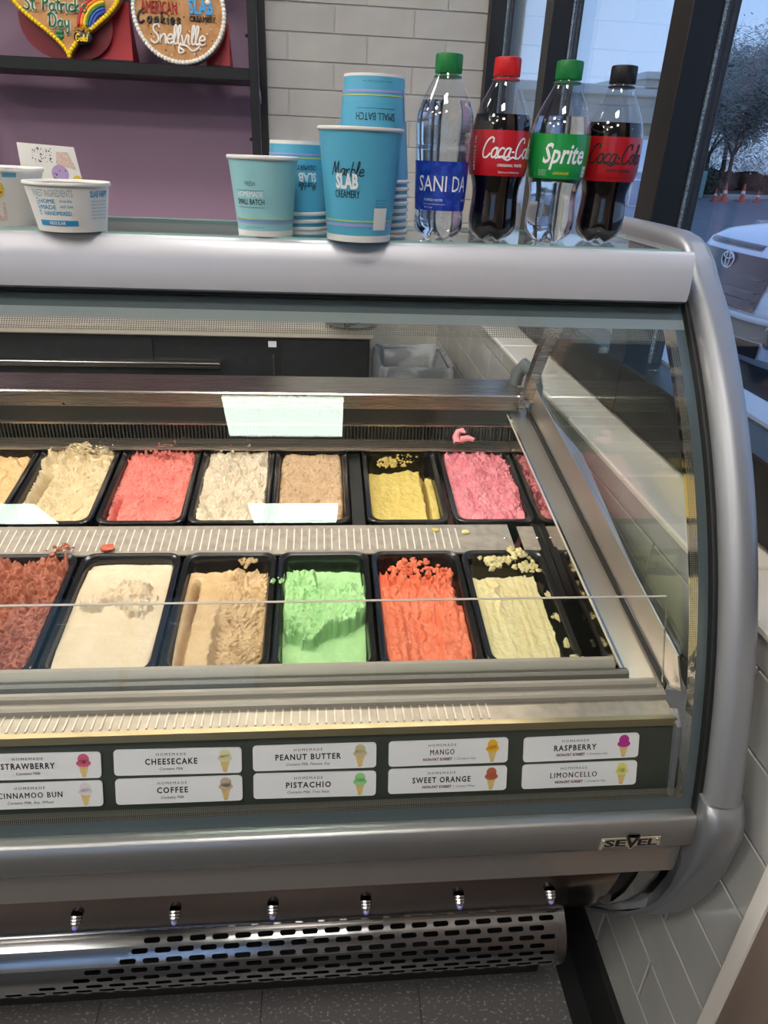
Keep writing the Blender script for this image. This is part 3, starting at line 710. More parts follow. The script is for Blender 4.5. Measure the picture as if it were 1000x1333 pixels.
# ------------------------------------------------------------------ tubs and ice cream
rng = np.random.RandomState(7)
def perlin(x, y, seed=0):
    r_ = np.random.RandomState(seed); g = r_.rand(256)*2*np.pi; p = r_.permutation(256)
    xi = np.floor(x).astype(int); yi = np.floor(y).astype(int); xf = x-xi; yf = y-yi
    def gr_(i, j): a = g[p[(p[(i) & 255]+j) & 255]]; return np.cos(a), np.sin(a)
    def d(i, j, a, b): c, s_ = gr_(i, j); return c*a+s_*b
    u = xf*xf*xf*(xf*(xf*6-15)+10); v = yf*yf*yf*(yf*(yf*6-15)+10)
    n00 = d(xi, yi, xf, yf); n10 = d(xi+1, yi, xf-1, yf); n01 = d(xi, yi+1, xf, yf-1); n11 = d(xi+1, yi+1, xf-1, yf-1)
    return 1.4*((n00*(1-u)+n10*u)*(1-v)+(n01*(1-u)+n11*u)*v)
def fbm(x, y, o=4, seed=0): return sum(perlin(x*2**k, y*2**k, seed+k)/2**k for k in range(o))
def ridged(x, y, o=4, seed=0): return sum((1-np.abs(perlin(x*2**k, y*2**k, seed+k))*2)/2**k for k in range(o))
def saw(t): t = t-np.floor(t); return np.where(t < .82, t/.82, (1-t)/.18)
def sstep(a, b, x): t = np.clip((x-a)/(b-a), 0, 1); return t*t*(3-2*t)
PW, PL, TILT = .1555, .262, math.atan(.165)
def rrect(hw_, hl, r, n=6):
    pts = []
    for (cx, cy, a0) in ((hw_-r, hl-r, 0), (-hw_+r, hl-r, 90), (-hw_+r, -hl+r, 180), (hw_-r, -hl+r, 270)):
        for k in range(n+1): a = math.radians(a0+90*k/n); pts.append((cx+r*math.cos(a), cy+r*math.sin(a)))
    return pts
def tub_mesh(wd=PW, ln=PL):
    a, b = wd/2-.0008, ln/2
    L = [(a, b, .022, -.006), (a, b, .022, -.0015), (a-.0015, b-.0015, .021, 0), (a-.004, b-.004, .020, -.0002), (a-.0055, b-.0055, .019, -.0016), (a-.009, b-.009, .019, -.0018), (a-.0105, b-.0105, .018, -.004),
         (a-.013, b-.013, .020, -.030), (a-.0155, b-.016, .022, -.07), (a-.018, b-.019, .024, -.112), (a-.024, b-.025, .02, -.115)]
    mb = MB(); P = [[(x, y, z) for x, y in rrect(h, l, r)] for h, l, r, z in L]; mb.grid(P, closed_v=True)
    n = len(P[0]); mb.f.append(tuple((len(P)-1)*n+k for k in range(n)))
    Q = [[(x*1.0, y, z) for x, y in rrect(h, l, r)] for h, l, r, z in ((a, b, .022, -.006), (a-.008, b-.008, .02, -.008), (a-.011, b-.011, .02, -.03), (a-.016, b-.017, .024, -.117))]
    mb.grid(Q, closed_v=True, flip=True); m = len(mb.v)-n; mb.f.append(tuple(m+k for k in reversed(range(n))))
    return mb
_tub = None
def tub(cx, cy, label, wd=PW):
    global _tub
    loc = (cx, cy, zd(cy)+.001)
    if _tub is None or wd != PW:
        o = obj('ice_cream_tub', tub_mesh(wd), 'pan', None, 40, fix=False)
        if wd == PW: _tub = o
    else: o = _tub.copy(); C.objects.link(o)
    o.location = loc; o.rotation_euler = (TILT, 0, 0); tag(o, label, 'tub', 'black plastic tubs of ice cream'); return o
def ice(name, cx, cy, label, rgb, rgb2, hf, disp=.0, wd=PW, NX=130, NY=230, u0=-1, u1=1, v0=-1, v1=1, crumbs=(), nscale=38, rough=.45, hole=None):
    u, v = np.meshgrid(np.linspace(u0, u1, NX), np.linspace(v0, v1, NY), indexing='ij')
    x = u*np.sqrt(1-.10*v**4); y = v*np.sqrt(1-.04*u**4)
    h = hf(u, v)
    d = np.clip(-h, 0, .1); A = wd/2-.0105-.0026*(d/.03)-.0016; B = PL/2-.0125-.003*(d/.03)
    X = x*A; Y = y*B
    if disp:
        X = X+disp*fbm(u*9, v*14, 3, 91)*(1-np.abs(u)**6)*(h > -.05); Y = Y+disp*fbm(u*9+40, v*14, 3, 95)*(1-np.abs(v)**6)
    mb = MB(); P = [[(float(X[i, j]), float(Y[i, j]), float(h[i, j])) for j in range(NY)] for i in range(NX)]
    # skirt so that it is a solid block
    rowa = [(p[0], p[1], -.09) for p in P[0]]; rowb = [(p[0], p[1], -.09) for p in P[-1]]
    P = [rowa]+P+[rowb]; P = [[(r_[0][0], r_[0][1], -.09)]+r_+[(r_[-1][0], r_[-1][1], -.09)] for r_ in P]
    mb.grid(P, flip=True)
    m = mat(name+'_'+label.split()[0]+str(len(bpy.data.materials)), rgb, rough, 0, noise=(nscale, rgb2, .38, .68), bump=(300, .6, .0012) if hf not in SMOOTH else (160, .35, .0012))
    b = m.node_tree.nodes['Principled BSDF']; b.inputs['Subsurface Weight'].default_value = .05; b.inputs['Subsurface Radius'].default_value = (.006, .004, .003)
    o = obj(name, mb, m, None, 170, fix=False); o.location = (cx, cy, zd(cy)+.001); o.rotation_euler = (TILT, 0, 0)
    tag(o, label, 'ice cream', 'ice cream in the tubs')
    if crumbs:
        mb = MB(); rr = random.Random(len(label)*7+3)
        for (ux, vy, hz, sz, cnt, sp) in crumbs:
            for _ in range(int(cnt*1.8)):
                c = (ux*wd/2+rr.gauss(0, sp), vy*PL/2+rr.gauss(0, sp*.8), hz+rr.uniform(0, .002)); s_ = sz*rr.uniform(.25, .95)
                k0 = len(mb.v); mb.sphere(c, s_, 9, 6, (1.0, rr.uniform(.6, 1.1), rr.uniform(.5, .9)))
                for q in range(k0, len(mb.v)):
                    p = mb.v[q]; j = rr.uniform(-.4, .4)*s_; mb.v[q] = (p[0]+j, p[1]+rr.uniform(-.4, .4)*s_, p[2]+rr.uniform(-.35, .35)*s_)
        tag(obj('ice_cream_crumbs', mb, m, o, 60, fix=False, local=True), kind='stuff')
    return o
RB, RF = 1.250, .911
SMOOTH = []
# height functions: u left to right, v front to back, metres from the tub's rim
def scallops(u, v, f, amp, seed, wx=1.6, warp=.9):
    """chatter marks of the spade: broken arcs of narrow grooves and small steps"""
    t = v*f+warp*1.6*fbm(u*wx, v*2.0, 3, seed)-.9*u*u+.25*perlin(u*7, v*9, seed+3); fr = t-np.floor(t)
    m_ = np.clip(.25+1.5*perlin(u*3.2, v*5, seed+20), 0, 1); k_ = np.clip(.5+1.1*perlin(u*2, v*2.5, seed+31), 0, 1)
    return -amp*1.15*np.exp(-((fr-.5)/.13)**2)*m_+amp*.75*fr*k_-amp*.3
def rough_(u, v, a, s_=7, seed=3): return 1.5*a*fbm(u*s_, v*s_*1.6, 5, seed)-(.0060*np.clip(perlin(u*13, v*22, seed+9)-.35, 0, 1) if a > .0016 else 0)
def edge(u, v, a=.006): return -a*(np.clip((np.abs(u)-.86)/.14, 0, 1)**2)-a*(np.clip((np.abs(v)-.9)/.1, 0, 1)**2)
def h_caramel(u, v): return -.006-.004*np.cos(3*v+1.2*np.sin(3*u))+rough_(u, v, .0015, 4, 5)+.003*saw(u*1.5+v*1.2+.6*perlin(u*2, v*2, 6))-.02*sstep(.7, .86, v+.1*perlin(u*4, v*0, 3))
def h_vanilla(u, v):
    g = -.020*np.exp(-((u+.05+.15*v)/.55)**2)*sstep(.75, .1, v)
    h = -.010+g+scallops(u, v, 11, .0048, 11)+rough_(u, v, .0025, 6, 12)+.016*np.clip(ridged(u*2.2, v*3, 4, 13)-.4, 0, 1)*sstep(.25, .7, v)
    slot = np.exp(-((u+.78-.12*v)/.10)**2)*sstep(.45, .3, v)*sstep(-.95, -.8, v); return h-.03*slot
def h_strawb(u, v):
    h = -.012+.008*np.exp(-((u+.35)/.3)**2-((v-.35)/.25)**2)-.010*np.exp(-((u-.2)/.6)**2)*sstep(.5, 0, v)+scallops(u, v, 14, .0060, 21, 1.6)+rough_(u, v, .0022, 8, 22)
    h += .010*np.clip(ridged(u*3.5, v*5, 3, 23)-.6, 0, 1)*sstep(.5, .85, v); slot = np.exp(-((u+.84)/.06)**2)*sstep(-.2, -.35, v); return h-.02*slot-.03*np.exp(-((u-.1)/.35)**2-((v-.9)/.05)**2)
def h_cream(u, v): return -.008+.011*fbm(u*1.8, v*2.2, 3, 31)+rough_(u, v, .0022, 6, 33)+.006*np.clip(ridged(u*1.8, v*2.4, 4, 34)-.7, 0, 1)+scallops(u, v, 8, .0034, 35)
def h_tan(u, v): return -.007-.010*np.exp(-(u/.5)**2)*sstep(.4, -.2, v)+scallops(u, v, 12, .0062, 41, 1.2, 1.3)+rough_(u, v, .0015, 9, 42)+edge(u, v)
def h_yellow(u, v):
    back = sstep(.50+.05*perlin(u*5, v*0, 52), .56+.05*perlin(u*5, v*0, 52), v); right = sstep(.60, .66, u+.03*perlin(v*5, u*0, 53))*(1-sstep(.72, .80, u)*sstep(.5, .3, v))
    h = -.018+.004*np.sin(u*3+v)+rough_(u, v, .0012, 4, 51)+.003*np.clip(perlin(u*3, v*1.5, 54), 0, 1); return h-.045*np.clip(back+right*sstep(-1, -.9, v), 0, 1)
def h_pink(u, v): return -.005+.008*fbm(u*2, v*2, 3, 61)+rough_(u, v, .002, 8, 62)+.007*np.clip(ridged(u*3, v*4, 4, 63)-.75, 0, 1)*sstep(-.9, -.2, v)+edge(u, v, .004)
def h_choc(u, v):
    h = -.004+.010*fbm(u*1.5, v*1.5, 2, 71)+scallops(u, v, 9, .0075, 72, 1.1, 1.5)+rough_(u, v, .004, 8, 73)+.010*np.clip(ridged(u*3, v*4, 4, 74)-.6, 0, 1)*sstep(-.3, .3, v); return h-.008*np.exp(-((u+.2)/.35)**2)
def h_smooth(u, v):
    h = -.012+rough_(u, v, .0007, 4, 81)+.0012*saw(u*.6+v*.9)
    cl = np.exp(-((u-.12)/.5)**2-((v-.33)/.22)**2)+.9*np.exp(-((u-.45)/.28)**2-((v-.08)/.16)**2)+.8*np.exp(-((u+.55)/.25)**2-((v-.1)/.11)**2)
    m_ = sstep(.30, .55, np.clip(cl, 0, 1)+.30*fbm(u*4, v*6, 4, 84)); return h+m_*(.011+.006*(ridged(u*4, v*6, 3, 82)-.6)+.004*fbm(u*7, v*10, 3, 86))-.004*sstep(.85, .9, v)
def h_hazel(u, v):
    e = sstep(-.22, -.08, u+.06*perlin(v*7, u*0, 92)); lo = sstep(.05, -.25, v)
    h = -.014-.016*e*sstep(.3, -.3, v)+e*(scallops(u, v, 13, .0065, 93, 1.6, 1.1)+rough_(u, v, .0022, 8, 94))+rough_(u, v, .0007, 6, 95)
    h += .007*np.clip(ridged(u*2, v*3, 4, 96)-.6, 0, 1)*sstep(.1, .4, v)*e; slot = np.exp(-((u+.80-.04*v)/.07)**2)*sstep(.7, .5, v); return h-.035*slot*(1-.5*lo)-.035*sstep(.80, .86, v+.03*perlin(u*4, v*0, 97))
def h_mint(u, v):
    md = np.exp(-((u+.55)/.42)**4-((v-.05)/.55)**4)+np.exp(-((u-.1)/.55)**4-((v+.16+.25*u*u-.35*u)/.36)**4)+np.exp(-((u-.72)/.3)**4-((v-.05)/.32)**4)
    md = np.clip(md, 0, 1.05); h = -.020+rough_(u, v, .0008, 5, 101)-.022*sstep(.84, .9, v+.02*perlin(u*4, v*0, 103))
    m_ = sstep(.28, .60, md+.26*fbm(u*3.0, v*4.5, 4, 104)); tex = .0040*(ridged(u*4, v*6, 3, 106)-.6)+scallops(u, v, 6, .0030, 108, 2.5, 1.6); return h+m_*(.030+.006*fbm(u*2, v*3, 3, 105)+tex)+.0035*(ridged(u*4, v*6, 3, 107)-.5)*sstep(.75, .3, np.abs(v-.45))*sstep(.3, -.4, u)
def h_orange(u, v):
    h = -.012-.010*np.exp(-((u+.1)/.35)**2)*sstep(.5, -.1, v)+.004*np.abs(perlin(u*4.5, v*.8, 111))+rough_(u, v, .0012, 6, 112)+.016*np.clip(ridged(u*3, v*4, 3, 113)-.7, 0, 1)*sstep(.15, .55, v)
    h += .008*np.clip(perlin(u*4.5, v*5.5, 116)-.12, 0, 1)-.004*np.exp(-((u-.35-.1*v)/.05)**2)*sstep(.4, .1, v)-.003*np.exp(-((u+.45)/.06)**2)*sstep(.3, 0, v)
    return h-.05*sstep(.62+.10*perlin(u*3.5, v*0+.3, 114), .70+.10*perlin(u*3.5, v*0+.3, 114), v)-.03*sstep(.84, .92, u+.05*perlin(v*4, u*0, 115))*sstep(.0, .3, v)
def h_lemon(u, v):
    h = -.010+.0022*np.abs(perlin(u*5, v*.7, 121))+rough_(u, v, .0007, 4, 122)+.012*np.exp(-((u+.55)/.3)**2-((v-.15)/.3)**2)*(ridged(u*2.2, v*3.2, 2, 123)*.5)
    return h-.05*sstep(.58+.06*perlin(u*3, v*0+.3, 124), .64+.06*perlin(u*3, v*0+.3, 124), v)-.05*sstep(.74, .80, u+.04*perlin(v*5, u*0, 125))
SMOOTH += [h_caramel, h_yellow, h_smooth, h_orange, h_lemon]
SP = [
 ('B', -.642, .1555, (206, 170, 116), (214, 182, 134), h_caramel, 'smooth caramel coloured ice cream at the left end of the back row', ()),
 ('B', -.484, .1555, (204, 184, 142), (214, 198, 164), h_vanilla, 'pale vanilla ice cream with a deep scooped groove and lumpy back, back row', ((-.1, .85, .004, .006, 26, .012), (.5, .85, .002, .005, 20, .012))),
 ('B', -.323, .1585, (216, 118, 108), (222, 134, 122), h_strawb, 'coral red ice cream with fine scoop ridges in the back row', ((0, .93, .002, .004, 40, .024),)),
 ('B', -.168, .1475, (206, 190, 164), (214, 202, 180), h_cream, 'off-white lumpy ice cream in the back row, between the coral and the tan', ((0, .9, .002, .004, 16, .022),)),
 ('B', -.019, .1495, (190, 160, 124), (202, 174, 140), h_tan, 'tan rippled ice cream in the back row left of the black gap', ()),
 ('B', .162, .1555, (206, 182, 94), (212, 190, 112), h_yellow, 'golden yellow ice cream slab with crumbs behind it, back row', ((-.25, .68, -.012, .005, 26, .010), (.2, .72, -.010, .0035, 14, .014))),
 ('B', .3250, .1565, (222, 142, 150), (212, 112, 128), h_pink, 'pink ice cream with a curl sticking up at the back', ((0, .4, .002, .003, 12, .03),)),
 ('F', -.480, .1575, (150, 86, 64), (172, 104, 80), h_choc, 'reddish brown torn ice cream at the left end of the front row', ((.6, 1.02, .006, .006, 8, .008),)),
 ('F', -.315, .1635, (204, 188, 160), (212, 198, 174), h_smooth, 'smooth cream coloured ice cream with a lump in the middle, front row', ()),
 ('F', -.1525, .1555, (194, 164, 120), (204, 178, 138), h_hazel, 'light brown ice cream scooped out on its right, front row', ((.35, .88, -.008, .004, 18, .008),)),
 ('F', .0045, .1555, (156, 204, 140), (170, 216, 154), h_mint, 'mint green ice cream heaped in a big mound', ((-.95, .4, .003, .004, 5, .004),)),
 ('F', .1625, .1555, (222, 112, 78), (228, 128, 94), h_orange, 'bright orange ice cream with long scoop marks', ((.0, .78, -.010, .006, 22, .016), (-.3, .70, -.012, .008, 12, .010), (.5, .6, -.006, .006, 10, .008))),
 ('F', .3165, .1485, (216, 204, 150), (222, 212, 164), h_lemon, 'pale lemon ice cream in the front row tub nearest the right wall', ((-.1, .86, -.010, .006, 34, .014), (.3, .9, .002, .006, 14, .008), (.55, .7, -.008, .004, 40, .010), (.86, .2, -.012, .003, 60, .004), (.86, -.2, -.012, .003, 60, .004), (.88, -.62, -.012, .0045, 26, .005), (.9, -.98, .0, .008, 8, .006))),
]
for i, (rw, cx, wd, c1, c2, hf, lab, cr_) in enumerate(SP):
    cy = RB if rw == 'B' else RF
    tub(cx, cy, 'black tub of '+' '.join(lab.split()[:13]), wd)
    ice('ice_cream', cx, cy, lab, c1, c2, hf, .0016, wd, crumbs=cr_)
# the pink curl and loose bits on the steel between the rows
mb = MB(); mb.tube([(.290, 1.365, -.545), (.288, 1.375, -.535), (.292, 1.378, -.524), (.300, 1.374, -.520), (.305, 1.368, -.523)], [.009, .008, .007, .006, .003], 10); mb.tube([(.298, 1.370, -.54), (.312, 1.366, -.533), (.324, 1.360, -.536)], [.008, .007, .004], 10)
rr = random.Random(5); mb.v = [(a+rr.uniform(-.0012, .0012), b+rr.uniform(-.0012, .0012), c+rr.uniform(-.0012, .0012)) for a, b, c in mb.v]
tag(obj('ice_cream_curl', mb, mat('pink_curl', (238, 150, 158), .5), None, 60), 'pink curl of ice cream standing up behind the pink tub', 'ice cream')
for (x, y, s_, c, l) in ((.262, 1.092, .006, (236, 226, 160), 'pale yellow crumb on the steel deck behind the lemon tub'), (.207, 1.100, .005, (226, 200, 100), 'golden crumb on the steel deck in front of the yellow tub'), (-.360, 1.052, .010, (190, 90, 64), 'reddish brown scrap on the slotted deck')):
    mb = MB(); mb.sphere((0, 0, s_*.4), s_, 10, 7, (1.2, .8, .6)); mb.v = [(a+rr.uniform(-.25, .25)*s_, b+rr.uniform(-.25, .25)*s_, c_+rr.uniform(-.1, .15)*s_) for a, b, c_ in mb.v]
    o = obj('ice_cream_scrap', mb, mat('scrap', c, .6), None, 60); o.location = (x, y, zd(y)-.003); tag(o, l, 'ice cream')

# ------------------------------------------------------------------ flavour cards
def cone_icon(sx_, sy, k=1.):
    sc = []
    sc.append(disc2d(sx_, sy+.0075*k, .0058*k, 14)); sc.append(disc2d(sx_, sy+.0025*k, .0075*k, 14, .0042*k)); return join2(*sc)
cards = [(-.3295, 0, 'STRAWBERRY', 'Contains Milk', (214, 96, 130), 0), (-.3295, 1, 'CINNAMOO BUN', 'Contains Milk, Soy, Wheat', (226, 214, 222), 0), (-.168, 0, 'CHEESECAKE', 'Contains Milk', (222, 214, 170), 0), (-.168, 1, 'COFFEE', 'Contains Milk', (190, 168, 150), 0),
 (-.008, 0, 'PEANUT BUTTER', 'Contains Milk, Peanuts, Soy', (206, 190, 150), 0), (-.008, 1, 'PISTACHIO', 'Contains Milk, Tree Nuts', (150, 210, 140), 0), (.154, 0, 'MANGO', 'Contains Soy', (240, 180, 40), 1), (.154, 1, 'SWEET ORANGE', 'Contains Wheat', (190, 100, 70), 1),
 (.3205, 0, 'RASPBERRY', 'Contains Soy', (190, 50, 150), 1), (.3205, 1, 'LIMONCELLO', 'Contains Soy', (222, 220, 120), 1)]
ev = Vector((0, .029, .093)).normalized(); en = Vector((0, -.093, .029)).normalized()
for (cx, r_, nm, sub, col, nf) in cards:
    cz = -.6465 if r_ == 0 else -.6815; t_ = (-.622-cz)/.093; cy = .618-.029*t_
    o = Vector((cx, cy, cz))+en*.0012; tl = (.006, -.004, .010, .012, -.012, .004)[(len(nm)+r_) % 6]
    t = thing('flavour_card', tuple(o), {0: 'upper', 1: 'lower'}[r_]+' white flavour card reading '+nm.title()+' in the dark label rack', 'sign', 'flavour cards behind the foot of the glass')
    ex = Vector((math.cos(tl), 0, 0))+ev*math.sin(tl); ey = ev*math.cos(tl)-Vector((math.sin(tl), 0, 0))
    pts = rrect(.0735, .0163, .0045, 4); mb = MB()
    mb.add([tuple(o+ex*x+ey*y+en*.0016) for x, y in pts]+[tuple(o+ex*x+ey*y) for x, y in pts], [tuple(range(len(pts)))]+[(k, k+len(pts), (k+1) % len(pts)+len(pts), (k+1) % len(pts)) for k in range(len(pts))])
    obj('card', mb, 'label', t)
    oo = o+en*.0019; w_ = min(.078, .0060*len(nm)); dx = -.008
    pr_ = []
    obj('lettering', on_plane(join2(sh2(fit2d(nm, w_, .0072, bold=.030, spc=1.25), dx, .0008)), oo, ex, ey), 'ink', t, fix=False)
    small = [sh2(fit2d('HOMEMADE', .034, .0034, bold=.01, spc=1.4), dx, .0098)]
    if nf: small.append(sh2(fit2d(sub, .024, .0030, shear=.3), dx+.030, -.0085)); small.append(sh2(rect2d(-.0002, .0002, -.0015, .0015), dx+.0155, -.0085)); obj('lettering', on_plane(sh2(fit2d('NON-FAT SORBET', .036, .0034, bold=.04), dx-.0055, -.0085), oo, ex, ey), 'plum', t, fix=False)
    else: small.append(sh2(fit2d(sub, min(.052, .0021*len(sub)), .0034, bold=.01, shear=.3), dx, -.0085))
    obj('small_lettering', on_plane(join2(*small), oo, ex, ey), 'inkgrey', t, fix=False)
    obj('scoop_print', on_plane(cone_icon(.054, .0, 1.12), oo, ex, ey), mat('scoop_print', col, .6), t, fix=False)
    obj('cone_print', on_plane(poly2d([(.0482, .0005), (.0598, .0005), (.0560, -.0150), (.0520, -.0150)]), oo-en*.0001, ex, ey), mat('cone_print_tan', (214, 176, 110), .6, noise=(1200, (230, 200, 140), .45, .55)), t, fix=False)

# ------------------------------------------------------------------ cups and bowls on the shelf
ZT = -.0925
def cup_mesh(rb, rt_, h, n=48):
    t = .0006; q = .0017
    pr_ = [(rb-.003, .003), (rb-.0012, .0), (rb, .0), (rb, .001), (rt_-.0006, h-.004), (rt_+q*.4, h-.0036), (rt_+q, h-.0018), (rt_+q*.4, h), (rt_-q*.4, h-.0008), (rt_-t-.001, h-.004), (rb-t, .004), (0.0005, .004)]
    return MB().lathe(pr_, n=n, cap0=True, cap1=True)
def cup_flip(mb, h): mb.v = [(x, -y, h-z) for x, y, z in mb.v]; return mb
class Cup: pass
def cup(loc, rb, rt_, h, m, label, cat='cup', group=None, inv=False, rim=True, name='paper_cup'):
    t = thing(name, loc, label, cat, group)
    mb = MB().lathe([(rb-.003, .004), (rb-.0008, .0), (rb, .0), (rt_-.0006, h-.004), (rt_-.0014, h-.004), (rb-.0008, .0045), (.0004, .0045)], n=48)
    rm = MB().lathe([(rt_-.0012, h-.0045), (rt_+.0006, h-.0042), (rt_+.0017, h-.0022), (rt_+.0008, h-.0002), (rt_-.0006, h-.0004), (rt_-.0016, h-.003)], n=48, cap0=False, cap1=False)
    if inv: cup_flip(mb, h); cup_flip(rm, h)
    obj('cup_wall', mb, m, t, 40, local=True); obj('cup_rim', rm, 'paper', t, 60, local=True)
    t['_d'] = 0; del t['_d']
    return t
def pr(t, vf, m, name, rb, rt_, h, z, th, inv=False, off=.0004):
    rf = (lambda q: rt_+(rb-rt_)*q/h) if inv else (lambda q: rb+(rt_-rb)*q/h)
    return obj(name, on_cyl(vf, 0, 0, rf, z, th, off), m, t, 179, fix=False, local=True)
def band(t, z, w_, m, rb, rt_, h, inv=False, name='stripe'):
    rf = (lambda q: rt_+(rb-rt_)*q/h) if inv else (lambda q: rb+(rt_-rb)*q/h)
    mb = MB().lathe([(rf(z)+.0004, z), (rf(z+w_)+.0004, z+w_)], n=48, cap0=False, cap1=False); return obj(name, mb, m, t, 60, local=True)
def flip(vf): return [(-x, -y) for x, y in vf[0]], vf[1]
# small pale cup at the front left
sb, st_, sh_ = .0310, .0397, .0830
t = cup((-.0645, .897, ZT), sb, st_, sh_, 'cupteal', 'small pale blue cup printed fresh homemade, front left of the blue cups')
band(t, .0, .006, 'paper', sb, st_, sh_, name='cup_foot'); band(t, .0135, .0022, 'lilac', sb, st_, sh_); band(t, .0178, .0014, 'lime', sb, st_, sh_); band(t, .0158, .0018, 'cup', sb, st_, sh_)
th = -.42
pr(t, sh2(fit2d('FRESH', .012, .0045), .002, 0), 'ink', 'lettering', sb, st_, sh_, .055, th)
pr(t, fit2d('HOMEMADE', .032, .0058, bold=.02), 'whiteink', 'lettering', sb, st_, sh_, .0445, th)
pr(t, join2(fit2d('SMALL BATCH', .034, .0058, bold=.015), sh2(rect2d(-.017, .017, -.0002, .0002, 8), 0, .0115), sh2(rect2d(-.017, .017, -.0002, .0002, 8), 0, -.006)), 'ink', 'lettering', sb, st_, sh_, .0365, th)
pr(t, fit2d('please recycle this paper cup', .022, .0011), 'ink', 'small_lettering', sb, st_, sh_, .0098, th+.1)
# stack of three small cups, upside down
for k in range(3):
    t = cup((-.030, .982, ZT+.0085*k), sb, st_, sh_, 'cup', 'small blue cup upside down, '+('bottom', 'middle', 'top')[k]+' of the short stack behind the pale cup', group='short stack of upside down cups', inv=True)
    if k == 2:
        band(t, sh_-.0135-.0022, .0022, 'lilac', sb, st_, sh_, True); band(t, sh_-.0178-.0014, .0014, 'lime', sb, st_, sh_, True); band(t, sh_-.004, .004, 'paper', sb, st_, sh_, True, 'cup_foot')
        pr(t, flip(fit2d('CREAMERY', .026, .0058, bold=.02)), 'ink', 'lettering', sb, st_, sh_, .054, .45, True)
        pr(t, flip(fit2d('SLAB', .024, .0095, bold=.03)), 'whiteink', 'lettering', sb, st_, sh_, .0435, .45, True)
        pr(t, flip(ribbon(hand('Marble', .0085), .0008)), 'ink', 'lettering', sb, st_, sh_, .0335, .45, True)
# big cup in front
bb, bt, bh = .0362, .0466, .1150
t = cup((.0450, .874, ZT), bb, bt, bh, 'cup', 'big blue cup standing upright at the front of the shelf')
band(t, .0, .007, 'paper', bb, bt, bh, name='cup_foot'); band(t, .0165, .0026, 'lilac', bb, bt, bh); band(t, .0215, .0014, 'lime', bb, bt, bh)
th = -.40
pr(t, ribbon(hand('Marble', .0135), .0011), 'ink', 'lettering', bb, bt, bh, .0745, th)
pr(t, fit2d('SLAB', .026, .0140, bold=.045), 'whiteink', 'lettering', bb, bt, bh, .0625, th, off=.0006)
pr(t, fit2d('CREAMERY', .029, .0075, bold=.02), 'ink', 'lettering', bb, bt, bh, .0495, th)
pr(t, rect2d(-.0085, .0085, -.0115, .0115, 6), 'paper', 'blank_label', bb, bt, bh, .0245, .60, off=.0007)
pr(t, join2(*[sh2(fit2d('please recycle cup', .014, .0014), 0, .0035-.0032*k) for k in range(3)]), 'ink', 'small_lettering', bb, bt, bh, .0405, .60)
# tall stack of eight, upside down
for k in range(8):
    t = cup((.0655, .978, ZT+.0082*k), bb, bt, bh, 'cup', 'big blue cup in the tall upside down stack, '+('at the very bottom', 'second from the bottom', 'third from the bottom', 'fourth from the bottom', 'fifth from the bottom', 'sixth from the bottom', 'just under the top one', 'at the very top')[k], group='tall stack of upside down cups', inv=True)
    if k == 7:
        band(t, bh-.0165-.0026, .0026, 'lilac', bb, bt, bh, True); band(t, bh-.0215-.0014, .0014, 'lime', bb, bt, bh, True); band(t, bh-.003, .003, 'paper', bb, bt, bh, True, 'cup_foot')
        pr(t, join2(flip(fit2d('SMALL BATCH', .048, .0080, bold=.015)), sh2(rect2d(-.024, .024, -.0002, .0002, 8), 0, .0085)), 'ink', 'lettering', bb, bt, bh, .071, .0, True)
        pr(t, flip(fit2d('please recycle this paper cup', .036, .0014)), 'ink', 'small_lettering', bb, bt, bh, .1065, .05, True)
        pr(t, rect2d(-.003, .003, -.017, .017, 2), 'paper', 'blank_label', bb, bt, bh, .085, 1.18, True, off=.0007)
# white bowls
t = cup((-.2800, .880, ZT), .0360, .0445, .0500, 'paper', 'white paper bowl printed finest ingredients in blue', 'bowl', name='paper_bowl')
rb, rt_, h = .0360, .0445, .0500; th = -.12
pr(t, join2(sh2(fit2d('FINEST INGREDIENTS', .042, .0070), 0, .0125)), 'greyblue', 'lettering', rb, rt_, h, .027, th)
pr(t, join2(sh2(fit2d('HOME', .018, .0042, bold=.02), -.006, .0045), sh2(fit2d('made', .012, .0030), .0135, .0050), sh2(fit2d('MADE', .018, .0042, bold=.02), -.006, -.0015), sh2(fit2d('with love', .013, .0034), .0135, -.0005), sh2(fit2d('HANDMIXED', .030, .0042, bold=.02), .003, -.0075), sh2(fit2d('FRESH', .017, .0030, ), -.0175, -.0010, math.pi/2)), 'blueink', 'lettering', rb, rt_, h, .027, th)
pr(t, rect2d(-.021, .021, -.0028, .0028, 10), 'blueink', 'print_band', rb, rt_, h, .0095, th+.02)
pr(t, fit2d('REGULAR', .017, .0032, bold=.02), 'whiteink', 'lettering', rb, rt_, h, .0095, th+.02, off=.0009)
pr(t, join2(sh2(fit2d('SLAB HAPPY', .026, .0062, bold=.02), 0, .012), *[sh2(fit2d('mix it in scoop', .024, .0018), 0, .005-.0035*k) for k in range(6)]), 'blueink', 'lettering', rb, rt_, h, .027, 1.15)
rb, rt_, h = .0440, .0580, .0600
t = cup((-.380, .925, ZT), rb, rt_, h, 'paper', 'larger white paper bowl with a yellow scoop print at the left', 'bowl', name='paper_bowl')
th = .42
pr(t, poly2d([(-.0070, -.004), (.0095, -.008), (.0100, -.026), (.0020, -.028)]), 'conep', 'cone_print', rb, rt_, h, .033, th)
pr(t, disc2d(0, .003, .0105, 20), 'yellowp', 'scoop_print', rb, rt_, h, .036, th, off=.0009)
pr(t, join2(*[disc2d(a, b, .0008, 8) for a, b in ((-.005, .004), (-.006, .0), (.002, .0015), (.007, .0), (.0045, -.0025), (-.001, .008), (-.007, .013), (-.012, .010), (-.003, .018))]), 'ink', 'sprinkle_print', rb, rt_, h, .036, th, off=.0012)
